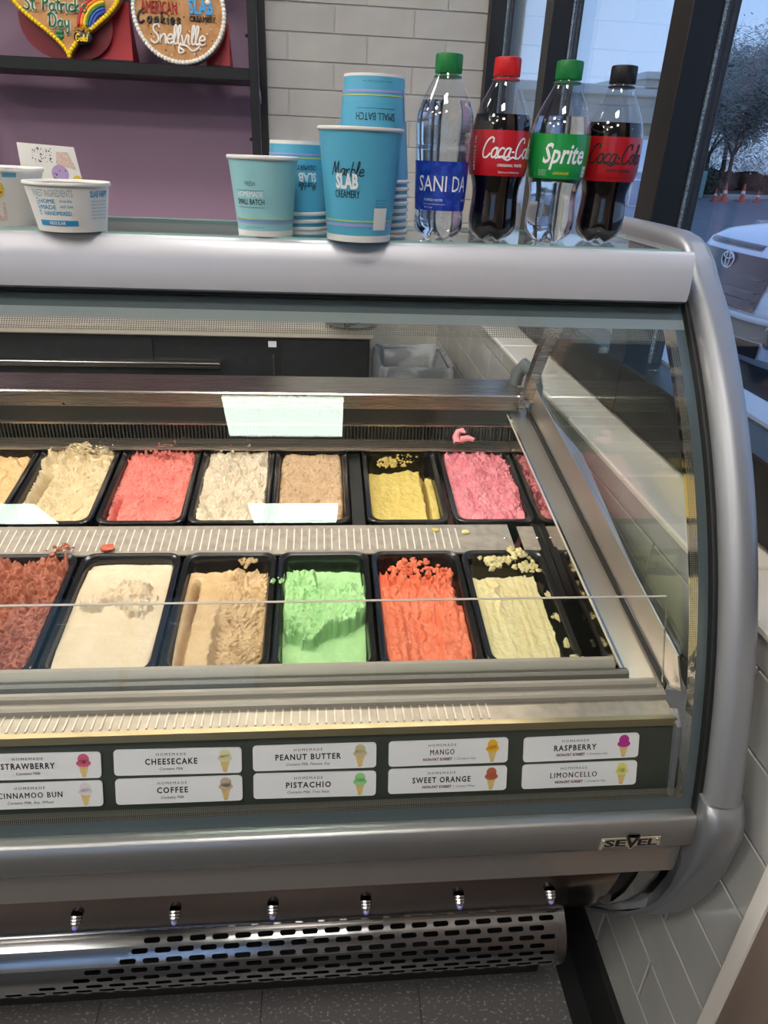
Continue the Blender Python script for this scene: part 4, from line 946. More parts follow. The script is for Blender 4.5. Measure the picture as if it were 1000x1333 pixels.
pr(t, rect2d(-.003, .012, -.0028, .0028, 4), 'cup', 'print_band', rb, rt_, h, .054, th+.25)
pr(t, join2(sh2(fit2d('SCOOP IT UP', .034, .0042), 0, 0), sh2(rect2d(-.017, .017, -.0002, .0002, 6), 0, -.004)), 'ink', 'lettering', rb, rt_, h, .026, -.35)
# folded white card behind the bowls
t = thing('printed_card', (-.342, 1.015, ZT), 'white folded card with an upside down cone print behind the bowls', 'card')
mb = MB(); mb.prism([(-.034, 0), (.044, 0), (.034, .082), (-.034, .085)], 0, .0016, 'y'); mb.prism([(.0016, 0), (.030, 0), (.0016, .08)], -.034, .034)
obj('card', mb, 'paper', t, local=True)
def fl(vf): return on_plane(vf, (0, -.0004, 0), (1, 0, 0), (0, 0, 1))
obj('cone_print', fl(poly2d([(.012, .076), (.026, .076), (.034, .056), (.010, .062)])), 'conep', t, fix=False, local=True)
obj('scoop_print', fl(disc2d(.013, .051, .0105, 20)), 'purplep', t, fix=False, local=True); obj('scoop_print', fl(disc2d(.0335, .044, .006, 16)), 'yellowp', t, fix=False, local=True)
rr = random.Random(2)
obj('sprinkle_print', on_plane(join2(*[disc2d(rr.uniform(-.018, .006), rr.uniform(.064, .080), rr.uniform(.0003, .0009), 6) for _ in range(50)], *[disc2d(.013+rr.uniform(-.008, .008), .049+rr.uniform(-.004, .006), .0008, 6) for _ in range(7)]), (0, -.0008, 0), (1, 0, 0), (0, 0, 1)), 'ink', t, fix=False, local=True)
# clear plastic cup at the far left
t = thing('clear_cup', (-.452, 1.03, ZT), 'clear plastic cup behind the larger bowl at the left edge', 'cup')
obj('cup_wall', MB().lathe([(.028, 0), (.0285, .001), (.040, .070), (.0395, .070), (.028, .002)], n=40), 'pet', t, 60, local=True); obj('cup_rim', MB().lathe([(.0395, .069), (.0412, .0695), (.0412, .0715), (.0395, .072)], n=40, cap0=False, cap1=False), mat('clear_rim', (216, 214, 220), .2), t, 60, local=True)

# ------------------------------------------------------------------ bottles
def interp(prof_, z): return float(np.interp(z, [p[1] for p in prof_], [p[0] for p in prof_]))
def dense(prof_, n=46):
    z0, z1 = prof_[0][1], prof_[-1][1]; zs_ = np.linspace(z0, z1, n); P = np.array(prof_)
    r_ = np.interp(zs_, P[:, 1], P[:, 0]); rs = r_.copy()
    for _ in range(2): rs[1:-1] = (rs[:-2]+2*rs[1:-1]+rs[2:])/4
    return [(float(a), float(b)) for a, b in zip(rs, zs_)]
def petal(r, z, a, k=5):
    d = max(0, 1-z/.022); return r*(1-.16*d*(1-abs(math.cos(k*a/2)))**1.5*1.0), z+(.006*d*(.5-.5*math.cos(k*a)) if z < .02 else 0)*d
def bottle(loc, prof_, level, liquid, capm, label, lz, lm, group, ribs=None):
    t = thing('soda_bottle', loc, label, 'bottle', group)
    D = dense(prof_)
    if ribs: D = [(r+ribs(z), z) for r, z in D]
    obj('bottle_body', MB().lathe(D, n=50, fn=petal, cap1=False), 'pet', t, 179, local=True)
    L = [(r-.0009, z+.0008) for r, z in D if z < level]; L.append((L[-1][0], level)); L.append((L[-1][0]*.5, level+.0001))
    obj('drink', MB().lathe(L, n=50, fn=petal), liquid, t, 50, local=True)
    zc = prof_[-1][1]; n = 60
    c = MB().lathe([(.0150, zc-.004), (.0152, zc-.0035), (.0152, zc+.0125), (.0146, zc+.0142), (.012, zc+.0148)], n=n*2, fn=lambda r, z, a: (r-.0005*(round(a/(2*math.pi)*n*2) % 2)*(r > .0148), z))
    obj('cap', c, capm, t, 50, local=True)
    obj('neck_ring', MB().lathe([(.0140, zc-.0085), (.0158, zc-.0080), (.0158, zc-.0068), (.0140, zc-.006)], n=40), capm if capm != 'capk' else 'capk', t, 50, local=True)
    P = np.array(D); rf = lambda z: float(np.interp(z, P[:, 1], P[:, 0]))
    sl = obj('label_sleeve', MB().lathe([(rf(z)+.0007, z) for z in np.linspace(lz[0], lz[1], 10)], n=60, cap0=False, cap1=False), lm, t, 60, local=True)
    return t, sl, rf
def bp(sl, rf, vf, m, z, th, name='lettering', off=.0012): return obj(name, on_cyl(vf, 0, 0, rf, z, th, off), m, sl, 179, fix=False, local=True)
CK = [(.018, 0), (.0255, .001), (.0290, .007), (.0302, .016), (.0300, .028), (.0286, .042), (.0282, .054), (.0300, .064), (.0330, .072), (.0346, .080), (.0350, .095), (.0350, .112), (.0345, .122), (.0325, .133), (.0275, .145), (.0215, .156), (.0165, .165), (.0138, .171), (.0133, .178)]
grp = 'drink bottles on the glass shelf'
# water
DS = [(.018, 0), (.0262, .001), (.0292, .007), (.0300, .018), (.0286, .028), (.0284, .034), (.0296, .046), (.0305, .084), (.0318, .088), (.0322, .098), (.0312, .104), (.0330, .112), (.0332, .124), (.0322, .134), (.0275, .146), (.0215, .158), (.0160, .168), (.0138, .173), (.0130, .1765)]
t, sl, rf = bottle((.1435, .909, ZT), DS, .146, 'water', 'capg', 'clear water bottle with a dark blue label and green cap', (.033, .085), 'sleeveblue', grp, ribs=lambda z: .0006*math.sin(z*900) if .088 < z < .108 else 0)
bp(sl, rf, fit2d('SANI', .034, .0165, bold=.004), 'labelwhite', .062, -.50); bp(sl, rf, fit2d('DA', .020, .0165, bold=.004), 'labelwhite', .062, .62)
bp(sl, rf, join2(sh2(fit2d('PURIFIED WATER', .022, .0026), 0, 0), sh2(fit2d('non-carbonated bottled', .026, .0012), .001, -.0045)), 'labelwhite', .0445, -.42); bp(sl, rf, fit2d('PURE', .009, .0024), 'labelwhite', .0445, .95); bp(sl, rf, fit2d('591 ml', .010, .0016), 'labelwhite', .0365, -.62)
# cola, red label
t, sl, rf = bottle((.2140, .926, ZT), CK, .136, 'cola', 'capr', 'dark cola bottle with a red cap and white script lettering', (.072, .1195), 'sleevered', grp)
sc = [(x*.80, y) for x, y in []]
def script(w_): return ribbon([[(x*.80, y) for x, y in p] for p in hand('Coca-Cola', .0205, .30, 1.0)], w_)
bp(sl, rf, script(.0019), 'labelwhite', .1015, .16); bp(sl, rf, ribbon([spline([(-.016, 0), (-.010, .002), (-.002, -.0015), (.004, .0015), (.009, .0)], 5)], .0020), 'labelwhite', .0905, .12)
bp(sl, rf, fit2d('ORIGINAL TASTE', .031, .0028, bold=.02), 'labelwhite', .0835, .2); bp(sl, rf, fit2d('Delicious & Refreshing', .026, .0022), 'labelwhite', .0762, .2)
bp(sl, rf, sh2(fit2d('RECYCLE ME', .036, .0030, bold=.02), 0, 0, math.pi/2), 'labelwhite', .0955, -1.12)
# lemon-lime
t, sl, rf = bottle((.2865, .925, ZT), CK, .1365, 'water', 'capg', 'clear lemon-lime soda bottle with a green label and green cap', (.0715, .1185), 'sleevegreen', grp)
bp(sl, rf, fit2d('Sprite', .050, .0205, bold=.02, shear=.25), 'labelwhite', .0985, -.08)
bp(sl, rf, fit2d('LEMON-LIME', .019, .0030, bold=.02, shear=.3), 'yellowink', .0775, -.12); bp(sl, rf, join2(*[sh2(fit2d('natural flavors', .010, .0010), 0, -.0018*k) for k in range(4)]), 'labelwhite', .0805, -.78); bp(sl, rf, poly2d(rrect(.0038, .0058, .001, 3)), 'labelwhite', .080, .80); bp(sl, rf, join2(sh2(fit2d('240', .005, .0026), 0, .0015), sh2(fit2d('cal', .004, .002), 0, -.0025)), 'sleevegreen', .080, .80, off=.0015)
# cola, black cap
t, sl, rf = bottle((.3575, .941, ZT), CK, .1335, 'cola', 'capk', 'dark cola bottle with a black cap and black script lettering', (.0705, .1185), 'sleevedark', grp)
bp(sl, rf, script(.0019), 'ink', .1005, -.14); bp(sl, rf, ribbon([spline([(-.016, 0), (-.010, .002), (-.002, -.0015), (.004, .0015), (.009, .0)], 5)], .0020), 'ink', .0895, -.25)
bp(sl, rf, fit2d('ZERO SUGAR', .030, .0030, bold=.03), 'ink', .0825, .0); bp(sl, rf, fit2d('zero calorie soda', .026, .0020), 'ink', .0752, .0); bp(sl, rf, poly2d(rrect(.0020, .0050, .001, 3)), 'labelwhite', .079, 1.05)

# ------------------------------------------------------------------ black shelving and the decorated cookies on it
YS = 2.86
sh = thing('display_shelf', (-.65, YS+.12, -.588), 'black metal shelving unit on the back counter against the purple wall', 'shelf')
for (x0, x1, y0, y1) in ((-.2420, -.2120, YS, YS+.03), (-.2250, -.1980, YS+.23, YS+.26), (-1.30, -1.27, YS, YS+.03), (-1.30, -1.27, YS+.23, YS+.26)): obj('shelf_post', MB().box(x0, x1, y0, y1, -.587, .95, .002), 'blackmetal', sh)
obj('shelf_board', MB().box(-1.272, -.240, YS+.002, YS+.25, .198, .236, .003), 'blackmetal', sh)
obj('shelf_board', MB().box(-1.272, -.240, YS+.002, YS+.25, .68, .71, .003), 'blackmetal', sh)
obj('shelf_brace', MB().prism([(YS+.03, .245), (YS+.03, .22), (YS+.23, .14), (YS+.23, .165)], -.2240, -.2205), mat('pale_brace', (176, 172, 174), .5), sh)
for z in (.33, .02): obj('shelf_knob', MB().sphere((-.246, YS+.006, z), .006, 8, 6), 'blackmetal', sh, 60)
def cookie_thing(cx, zb, r, pts, label, bead, bm_):
    t = thing('decorated_cookie', (cx, YS+.055, zb), label, 'cookie', 'decorated cookies on the shelf', rot=(math.radians(-9), 0, 0))
    n = len(pts); mb = MB(); vs = []
    for (k, y) in ((.975, -.004), (1, .004), (1, .016), (.985, .020)): vs += [(x*k, y, z*k+(1-k)*r) for x, z in pts]
    mb.add(vs, [tuple(reversed(range(n))), tuple(3*n+k for k in range(n))]+[(q*n+k, q*n+(k+1) % n, (q+1)*n+(k+1) % n, (q+1)*n+k) for q in range(3) for k in range(n)])
    obj('cookie_base', mb, 'cookie', t, 40, local=True)
    per = [math.dist(pts[k], pts[(k+1) % n]) for k in range(n)]; tot = sum(per); nb = int(tot/(bead*1.55)); mb = MB(); acc = 0; k = 0
    cxm, czm = 0, sum(p[1] for p in pts)/n
    for b in range(nb):
        d = tot*b/nb
        while acc+per[k] < d: acc += per[k]; k += 1
        f = (d-acc)/per[k]; x = pts[k][0]*(1-f)+pts[(k+1) % n][0]*f; z = pts[k][1]*(1-f)+pts[(k+1) % n][1]*f
        mb.sphere((x*.955, -.007, (z-czm)*.955+czm), bead, 8, 6, (1, .9, 1))
    tag(obj('icing_border', mb, bm_, t, 179, local=True), kind='stuff')
    return t
def tubes(polys, r, y=-.006): 
    mb = MB()
    for p in polys:
        if len(p) > 1: mb.tube([(a, y, b) for a, b in p], r, 6)
    return mb
def mv(polys, dx, dz): return [[(a+dx, b+dz) for a, b in p] for p in polys]
R = .158; circ = [(R*math.cos(2*math.pi*k/72), R+R*math.sin(2*math.pi*k/72)) for k in range(72)]
t = cookie_thing(-.476, .2375, R, circ, 'big round cookie with a white icing border and shop lettering', .0082, 'icing_white')
rr = random.Random(11)
chips = [(rr.uniform(-.9, .9)*R*.9, rr.uniform(-.95, .95)*R*.9) for _ in range(70)]
mb = MB()
for x, z in chips:
    if x*x+z*z < (R*.86)**2: mb.sphere((x, -.0035, R+z), rr.uniform(.0015, .0035), 6, 4)
tag(obj('chocolate_chips', mb, 'choc', t, local=True), kind='stuff')
mb = MB()
for k in range(46):
    a = rr.uniform(0, 6.28); q = R*.86*math.sqrt(rr.random()); x, z = q*math.cos(a), q*math.sin(a)
    if z > -.015 and z < .10: continue
    if abs(x-.0) < .075 and -.075 < z < 0: continue
    mb.sphere((x, -.0055, R+z), .0032, 7, 5)
tag(obj('icing_dots', mb, 'icing_white', t, 179, local=True), kind='stuff')
def solid2(vf, y0, y1):
    vs, fs = vf; n = len(vs); mb = MB(); mb.add([(a, y0, b) for a, b in vs], fs)
    ed = {}
    for f in fs:
        for i in range(len(f)): e = (f[i], f[(i+1) % len(f)]); ed[e] = 1
    o = len(mb.v); mb.v += [(a, y1, b) for a, b in vs]
    for (a, b) in ed:
        if (b, a) not in ed: mb.f.append((a, b, b+o, a+o))
    return mb
def itext(s_, w_, h_, x, z, m, **kw): obj('lettering', solid2(sh2(fit2d(s_, w_, h_, **kw), x, z), -.0085, -.003), m, t, fix=False, local=True)
itext('AMERICAN', .120, .036, -.066, R+.010, 'icing_red', bold=.02); itext('SLAB', .082, .042, .074, R+.018, 'icing_sky', bold=.03)
itext('GREAT', .080, .026, -.060, R+.062, 'icing_red', bold=.02); itext('MARBLE', .074, .024, .064, R+.066, 'icing_sky', bold=.02)
itext('CREAMERY', .088, .016, .078, R-.018, 'icing_black', bold=.03)
obj('lettering', tubes(mv(hand('Cookies', .034, .05, 1.45), -.066, R-.020), .0036), 'icing_black', t, 179, local=True)
obj('lettering', tubes(mv(hand('Snellville', .056, .12, .92), -.010, R-.068), .0034), 'icing_white', t, 179, local=True)
obj('icing_swirl', tubes([spline([(-.005, .052), (.010, .042), (-.006, .036), (-.004, .058), (.02, .058), (.038, .044), (.062, .056), (.056, .066)], 6)], .0036), 'icing_white', t, 179, local=True)
mb = MB(); mb.sphere((.098, -.008, R+.030), .010, 10, 7); mb.lathe([(.002, 0), (.009, .022)], .098, 0, R+.002, 10); obj('cone_icing', mb, 'icing_white', t, 60, local=True)
st = obj('cookie_stand', MB().box(-.335, -.27, 0, .0, 0, 0), 'redbox') if False else None
def stand(x0, x1, z0, z1, y, lab):
    o = thing('card_stand', ((x0+x1)/2, y, z0), lab, 'stand', 'red stands behind the cookies')
    mb = MB(); mb.prism([(y, z0), (y+.10, z0), (y+.10, z0+.02), (y+.02, z1)], x0, x1); obj('stand_back', mb, 'redbox', o)
    mb = MB(); mb.box(x0, x1, y-.006, y+.11, z0-.0015, z0+.012, .002); obj('stand_base', mb, mat('dark_stand_base', (40, 26, 30), .5), o); return o
stand(-.40, -.318, .2375, .375, YS+.115, 'red card stand behind the big round cookie')
o_ = tag(obj('red_board', MB().prism([(-.862+.150*math.cos(a)*(1-.25*math.sin(a)), .385+.150*math.sin(a)) for a in np.linspace(0, 2*math.pi, 48, endpoint=False)], YS+.100, YS+.106, 'y'), mat('dark_red_board', (120, 22, 34), .45)), 'dark red board leaning behind the heart shaped cookie', 'board')
stand(-.80, -.655, .2375, .42, YS+.115, 'red card stand behind the heart shaped cookie')
hp = []
for k in range(96):
    a = 2*math.pi*k/96; x = 16*math.sin(a)**3; y = 13*math.cos(a)-5*math.cos(2*a)-2*math.cos(3*a)-math.cos(4*a); hp.append((x*.0122, (y+17)*.0104))
t = cookie_thing(-.852, .2375, .16, list(reversed(hp)), 'heart shaped cookie with a yellow icing border, rainbow and pot of gold', .0078, 'icing_yellow')
mb = MB()
for k in range(60):
    x, z = rr.uniform(-.12, .12), rr.uniform(.03, .28)
    if abs(x) < .70*min(z*.85, .15): mb.sphere((x, -.0035, z), rr.uniform(.0012, .0028), 6, 4)
tag(obj('chocolate_chips', mb, 'choc', t, local=True), kind='stuff')
def two(s_, h_, x, z, **kw):
    p = mv(hand(s_, h_, **kw), x, z); obj('letter_outline', tubes(p, .0068, -.0045), 'icing_white', t, 179, local=True); obj('lettering', tubes(p, .0030, -.0105), 'icing_green', t, 179, local=True)
two("St. Patrick's", .044, -.030, .160, shear=.05, track=1.0); two('Day', .040, -.022, .112, shear=.05, track=1.1)
for k, c in enumerate(('icing_red', 'icing_orange', 'icing_yellow', 'icing_green', 'icing_blue', 'icing_blue')):
    q = .100-.0095*k; pts = [(.140-q*math.cos(a), .092+q*1.0*math.sin(a)) for a in np.linspace(.05, 1.45, 12)]
    obj('rainbow_band', tubes([pts], .0060, -.006), c, t, 179, local=True)
mb = MB(); mb.sphere((.052, -.006, .066), .030, 16, 10, (1.05, .35, .85)); obj('pot_icing', mb, 'icing_black', t, 179, local=True)
mb = MB()
for k in range(30): mb.sphere((.052+rr.uniform(-.026, .026), -.012+rr.uniform(-.003, .003), .086+rr.uniform(-.007, .008)), .0042, 7, 5, (1.2, .7, .7))
tag(obj('gold_icing', mb, 'icing_gold', t, 60, local=True), kind='stuff')
obj('lettering', tubes(mv(hand('Gold', .020, .1, 1.1), .050, .062), .0022, -.0185), 'icing_yellow', t, 179, local=True)
mb = MB()
for a in (45, 135, 225, 315): mb.sphere((-.026+.0085*math.cos(math.radians(a)), -.006, .072+.0085*math.sin(math.radians(a))), .0082, 9, 6, (1, .45, 1))
mb.tube([(-.026, -.006, .072), (-.022, -.006, .055)], .002, 6); obj('clover_icing', mb, 'icing_green', t, 179, local=True)

# ------------------------------------------------------------------ behind the counter
bc = thing('back_counter', (-1.2, 2.85, FL), 'dark fronted work counter with a pale top behind the display case', 'counter')
obj('worktop', MB().box(-2.6, .200, 2.595, YB-.008, -.625, -.588, .004), 'countertop', bc)
obj('cabinet_body', MB().box(-2.6, .185, 2.615, YB-.010, FL, -.627), 'darkfront', bc)
for x in (-1.75, -.95, -.155): obj('door_panel', MB().box(x-.40+.39, x+.335, 2.607, 2.615, -1.40, -.64, .002), 'darkfront', bc) if x < -.2 else obj('door_panel', MB().box(-.15, .180, 2.607, 2.615, -1.40, -.64, .002), 'darkfront', bc)
obj('rail_edge', MB().box(-2.5, -.372, 2.585, 2.606, -.742, -.722, .002), 'steel', bc)
obj('door_tag', MB().box(-.193, -.163, 2.604, 2.6065, -.662, -.640), 'label', bc)
obj('door_handle', MB().box(-.178, -.172, 2.596, 2.606, -.765, -.690, .002), 'steel', bc)
sd = thing('steel_scoop_tray', (.12, 2.62, -.588), 'dark oval metal scoop tray on the right end of the back counter', 'tray')
mb = MB(); mb.lathe([(.04, 0), (.085, .004), (.105, .018), (.103, .018), (.084, .006), (.04, .003)], n=40, fn=lambda r, z, a: (r, z)); mb.xf(lambda x, y, z: (x, y*.75, z)); obj('tray_dish', mb, mat('dark_steel', (96, 98, 98), .3, .9), sd, 50, local=True)
mb = MB(); mb.tube([(-.03, -.02, .012), (.03, .01, .022), (.09, .03, .030)], [.010, .007, .005], 8); obj('scoop_handle', mb, 'darkfront', sd, 60, local=True)
bn = thing('waste_bin', (.335, 2.51, FL), 'grey bin with a plastic liner folded over its rim below the tiled sill', 'bin')
def ring4(hx, hy, z, r=.03, wob=0, sd_=1):
    return [(x+wob*math.sin(7*a_+sd_), y+wob*math.cos(9*a_+sd_), z+wob*1.2*math.sin(5*a_+sd_*2)) for a_, (x, y) in enumerate(rrect(hx, hy, r, 6))]
mb = MB(); mb.grid([[(x, y, z) for x, y, z in ring4(.100, .130, 0)], ring4(.128, .165, .80), ring4(.128, .165, .81), ring4(.118, .155, .81), ring4(.095, .125, .02)], closed_v=True); obj('bin_body', mb, 'bin', bn, 50, local=True)
mb = MB(); mb.grid([ring4(.134, .171, .66, wob=.004, sd_=2), ring4(.134, .171, .74, wob=.003, sd_=3), ring4(.1335, .1705, .808, wob=.0015), ring4(.128, .165, .822, wob=.002), ring4(.118, .155, .812, wob=.002), ring4(.108, .145, .74, wob=.004, sd_=4), ring4(.10, .13, .62, wob=.006, sd_=5)], closed_v=True); obj('bin_liner', mb, 'liner', bn, 60, local=True)
mb = MB(); rr = random.Random(8)
for _ in range(9): mb.sphere((rr.uniform(-.07, .03), rr.uniform(-.04, .09), rr.uniform(.70, .75)), rr.uniform(.03, .045), 8, 6, (1.2, 1, .6))
mb.v = [(a+rr.uniform(-.007, .007), b+rr.uniform(-.007, .007), c+rr.uniform(-.007, .007)) for a, b, c in mb.v]
tag(obj('crumpled_paper', mb, 'trash', None, local=True), 'crumpled brown paper lying in the grey bin', 'rubbish', kind='stuff').location = (.335, 2.51, FL)

# ------------------------------------------------------------------ outside
GZ = -1.62
struct('ground', MB().box(XW+.3, 160, -40, 200, GZ-.1, GZ), 'asphalt')
struct('trim_5', MB().box(XW+.26, 1.9, -20, 40, GZ-.02, GZ+.12), 'curb')
struct('trim_6', MB().box(30.2, 60, 30, 150, GZ, GZ+.14), 'curb')
mb = MB(); mb.prism([(22.5, 40.5), (27, 43.5), (60, 44), (60, 64), (18, 50)], GZ, GZ+.15, 'z'); o = struct('trim_7', mb, 'curb')
mb = MB(); mb.prism([(24, 44.5), (60, 46.5), (60, 62), (21, 49)], GZ+.1, GZ+.17, 'z'); struct('trim_8', mb, 'mulch')
mb = MB(); mb.prism([(12.8, 20.6), (14.6, 20.4), (17, 22.6), (14, 23.2)], GZ, GZ+.13, 'z'); struct('trim_9', mb, 'curb')
for (y, l) in ((4.12, 'nearest the window'), (6.93, 'between the two parked vehicles'), (9.8, 'beyond the blue van')):
    o = obj('parking_line', MB().box(2.3, 7.2, y-.05, y+.05, GZ, GZ+.006), 'linepaint'); tag(o, 'white parking line on the asphalt '+l, 'line', 'painted parking lines'); recentre(o, (4.7, y, GZ))
# white SUV parked nose towards the window
def car(loc):
    t = thing('parked_car', loc, 'white sport utility vehicle parked nose in outside the window', 'car')
    side = [(.10, .26), (-.02, .34), (-.05, .46), (-.03, .58), (-.05, .62), (-.05, .76), (.0, 1.02), (.05, 1.10), (.20, 1.17), (.60, 1.23), (1.05, 1.27), (1.20, 1.29), (2.0, 1.70), (2.5, 1.78), (3.6, 1.78), (4.4, 1.68), (4.75, 1.15), (4.85, .60), (4.75, .30)]
    W_ = .95; P = []
    for j in range(25):
        v = -1+2*j/24; av = abs(v); row = []
        for (x, z) in side:
            nose = max(0, 1-max(x, 0)/1.2); hw_ = W_ if z < 1.2 else W_*(1-.28*min(1, (z-1.2)/.55)); tail = max(0, (x-4.2)/.7)
            row.append((x+nose*(.10*av**2+.34*av**5)-tail*.2*av**4, v*hw_, z-(.05*av**4 if z > 1.0 else 0)))
        P.append(row)
    mb = MB(); mb.grid(P); n = len(side)
    for r_ in (P[0], P[-1]): mb.add(r_, [tuple(range(n))])
    mb.add([p[0] for p in P]+[p[-1] for p in P], [(k, k+1, 25+k+1, 25+k) for k in range(24)])
    obj('body', mb, 'carwhite', t, 35, local=True)
    def front(y, z, d=.012):       # point just ahead of the nose at height z
        av = abs(y)/W_; x = float(np.interp(z, [s_[1] for s_ in side[1:9]], [s_[0] for s_ in side[1:9]])); return (x+(.10*av**2+.34*av**5)-d, y, z)
    def patch(name, y0, y1, z0, z1, m, d=.012, taper=0, n=16, k=5):
        mb = MB(); mb.grid([[front(y0+(y1-y0)*i/n+0, z0+(z1-z0)*j/k, d) if not taper else front((y0+(y1-y0)*i/n)*(1-taper*(1-j/k)), z0+(z1-z0)*j/k, d) for j in range(k+1)] for i in range(n+1)])
        return obj(name, mb, m, t, 60, local=True)
    patch('front_grille', -.56, .56, .66, 1.035, 'cardark', .02, .12); patch('hood_slot', -.30, .50, 1.075, 1.11, 'cardark', .012)
    for z in (.72, .79, .88): patch('grille_bar', -.50, .50, z, z+.018, 'cartrim', .03, .10)
    patch('lower_intake', -.62, .62, .34, .46, 'cardark', .016, .05); patch('bumper_trim', -.80, .80, .47, .60, 'cartrim', .014); patch('bumper_lip', -.78, .78, .60, .645, 'carwhite', .05)
    for s_ in (-1, 1):
        a = patch('headlamp', s_*.55, s_*.90, .82, 1.02, mat('headlamp_glass', (176, 188, 200), .06, .3, coat=1), .014)
        y = s_*.68; c = front(y, .52, .02); mb = MB(); mb.lathe([(.085, 0), (.085, .02), (.066, .022), (.066, 0)], n=28); mb.xf(lambda q, w, z_: (c[0]-z_*1.0, c[1]+q, c[2]+w)); obj('fog_lamp', mb, 'chrome', t, 60, local=True)
        mb = MB(); mb.lathe([(.064, 0), (.062, .012)], n=24); mb.xf(lambda q, w, z_: (c[0]-z_, c[1]+q, c[2]+w)); obj('lamp_glass', mb, 'cardark', t, 60, local=True)
    c = front(0, .975, .026); mb = MB()
    for (a, b, dy, dz) in ((.085, .058, 0, 0), (.026, .056, 0, 0), (.060, .022, 0, .030)):
        mb.tube([(c[0], c[1]+dy+a*math.cos(q), c[2]+dz+b*math.sin(q)) for q in np.linspace(0, 2*math.pi, 33)], .0065, 6, False)
    obj('emblem', mb, 'chrome', t, 60, local=True)
    mb = MB(); mb.grid([[(1.22+.0, y, 1.31), (1.96, y*.86, 1.69)] for y in (-.78, -.4, 0, .4, .78)]); mb.xf(lambda x, y, z: (x-.02, y, z+.012)); obj('windshield', mb, 'carglass', t, 60, local=True)
    for s_ in (-1, 1):
        mb = MB(); mb.prism([(1.45, 1.30), (2.1, 1.66), (3.9, 1.66), (4.3, 1.30)], s_*.86, s_*.94, 'y'); mb.v = [(x, y*(1-.14*(z-1.3)/.4), z) for x, y, z in mb.v]; obj('side_window', mb, 'carglass', t, local=True)
        for x in (.95, 3.85):
            mb = MB(); mb.lathe([(.20, -.11), (.35, -.11), (.37, -.08), (.37, .08), (.35, .11), (.20, .11)], n=32); mb.xf(lambda q, w, z_: (x+q, s_*.86+z_, .37+w)); wh = obj('wheel', mb, 'tyre', t, 50, local=True)
            mb = MB(); mb.lathe([(.21, -.09), (.21, .10), (.04, .112)], n=20); mb.xf(lambda q, w, z_: (x+q, s_*.86+s_*abs(z_)*1.0, .37+w)); obj('hub', mb, 'cartrim', wh, 50, local=True)
        mb = MB(); mb.sphere((1.55, s_*1.03, 1.32), .12, 10, 7, (.6, .9, .6)); obj('side_mirror', mb, 'carwhite', t, 60, local=True)
    return t
car((3.22, 5.52, GZ))
t = thing('parked_van', (5.35, 12.9, GZ), 'pale blue van with a white windscreen frame parked beyond the bottles', 'van', rot=(0, 0, math.pi/2))
mb = MB(); mb.prism([(0, .25), (-.03, .5), (0, 1.25), (.10, 1.45), (.55, 1.50), (.95, 1.95), (4.6, 2.0), (4.65, .25)], -.95, .95, 'y'); obj('body', mb, 'vanblue', t, 30, local=True)
mb = MB(); mb.prism([(.10, 1.455), (.55, 1.51), (.96, 1.97), (4.58, 2.02), (4.58, 2.03), (.93, 1.99), (.52, 1.53), (.08, 1.475)], -.955, .955, 'y'); obj('roof_skin', mb, 'vanwhite', t, local=True)
for z in (.72, 1.24): obj('panel_seam', MB().box(-.035, -.0, -.95, .95, z, z+.012), 'cartrim', t, local=True)
mb = MB(); mb.prism(rrect(.16, .22, .04, 4), -.045, -.030, 'x'); mb.xf(lambda x, y, z: (x, y-.14, z+1.15)); o = obj('placard', mb, 'vanwhite', t, local=True)
mb = MB(); mb.prism(rrect(.135, .195, .03, 4), -.050, -.044, 'x'); mb.xf(lambda x, y, z: (x, y-.14, z+1.15)); obj('placard_face', mb, 'vanblue', o, local=True)
for s_ in (-1, 1):
    for x in (.8, 3.7):
        mb = MB(); mb.lathe([(.2, -.1), (.36, -.1), (.36, .1), (.2, .1)], n=28); mb.xf(lambda q, w, z_: (x+q, s_*.88+z_, .36+w)); obj('wheel', mb, 'tyre', t, 50, local=True)
# traffic cones, utility box
for i, (px_, y, k, l) in enumerate(((20.05, 37.4, .65, 'leftmost, a small one'), (20.65, 37.6, .92, 'second from the left'), (21.85, 38.0, .9, 'third from the left'), (22.75, 38.1, .62, 'rightmost, a small one'))):
    t = thing('traffic_cone', (px_, y, GZ), 'orange traffic cone by the far kerb, '+l, 'cone', 'traffic cones by the far kerb')
    mb = MB(); mb.lathe([(.16*k, .05), (.035*k, .95*k), (.0, .96*k)], n=16, cap1=False); obj('cone_body', mb, 'cone', t, 60, local=True); obj('cone_base', MB().box(-.26*k, .26*k, -.26*k, .26*k, 0, .06), 'cone', t, local=True); mb = MB(); mb.lathe([(.118*k, .42*k), (.092*k, .58*k)], n=16); obj('cone_band', mb, 'label', t, 60, local=True)
o = obj('utility_box', MB().box(-.7, .7, -.5, .5, 0, 1.35, .05), 'utility'); o.location = (19.9, 40.2, GZ); tag(o, 'pale green steel utility box near the orange cones', 'utility box')
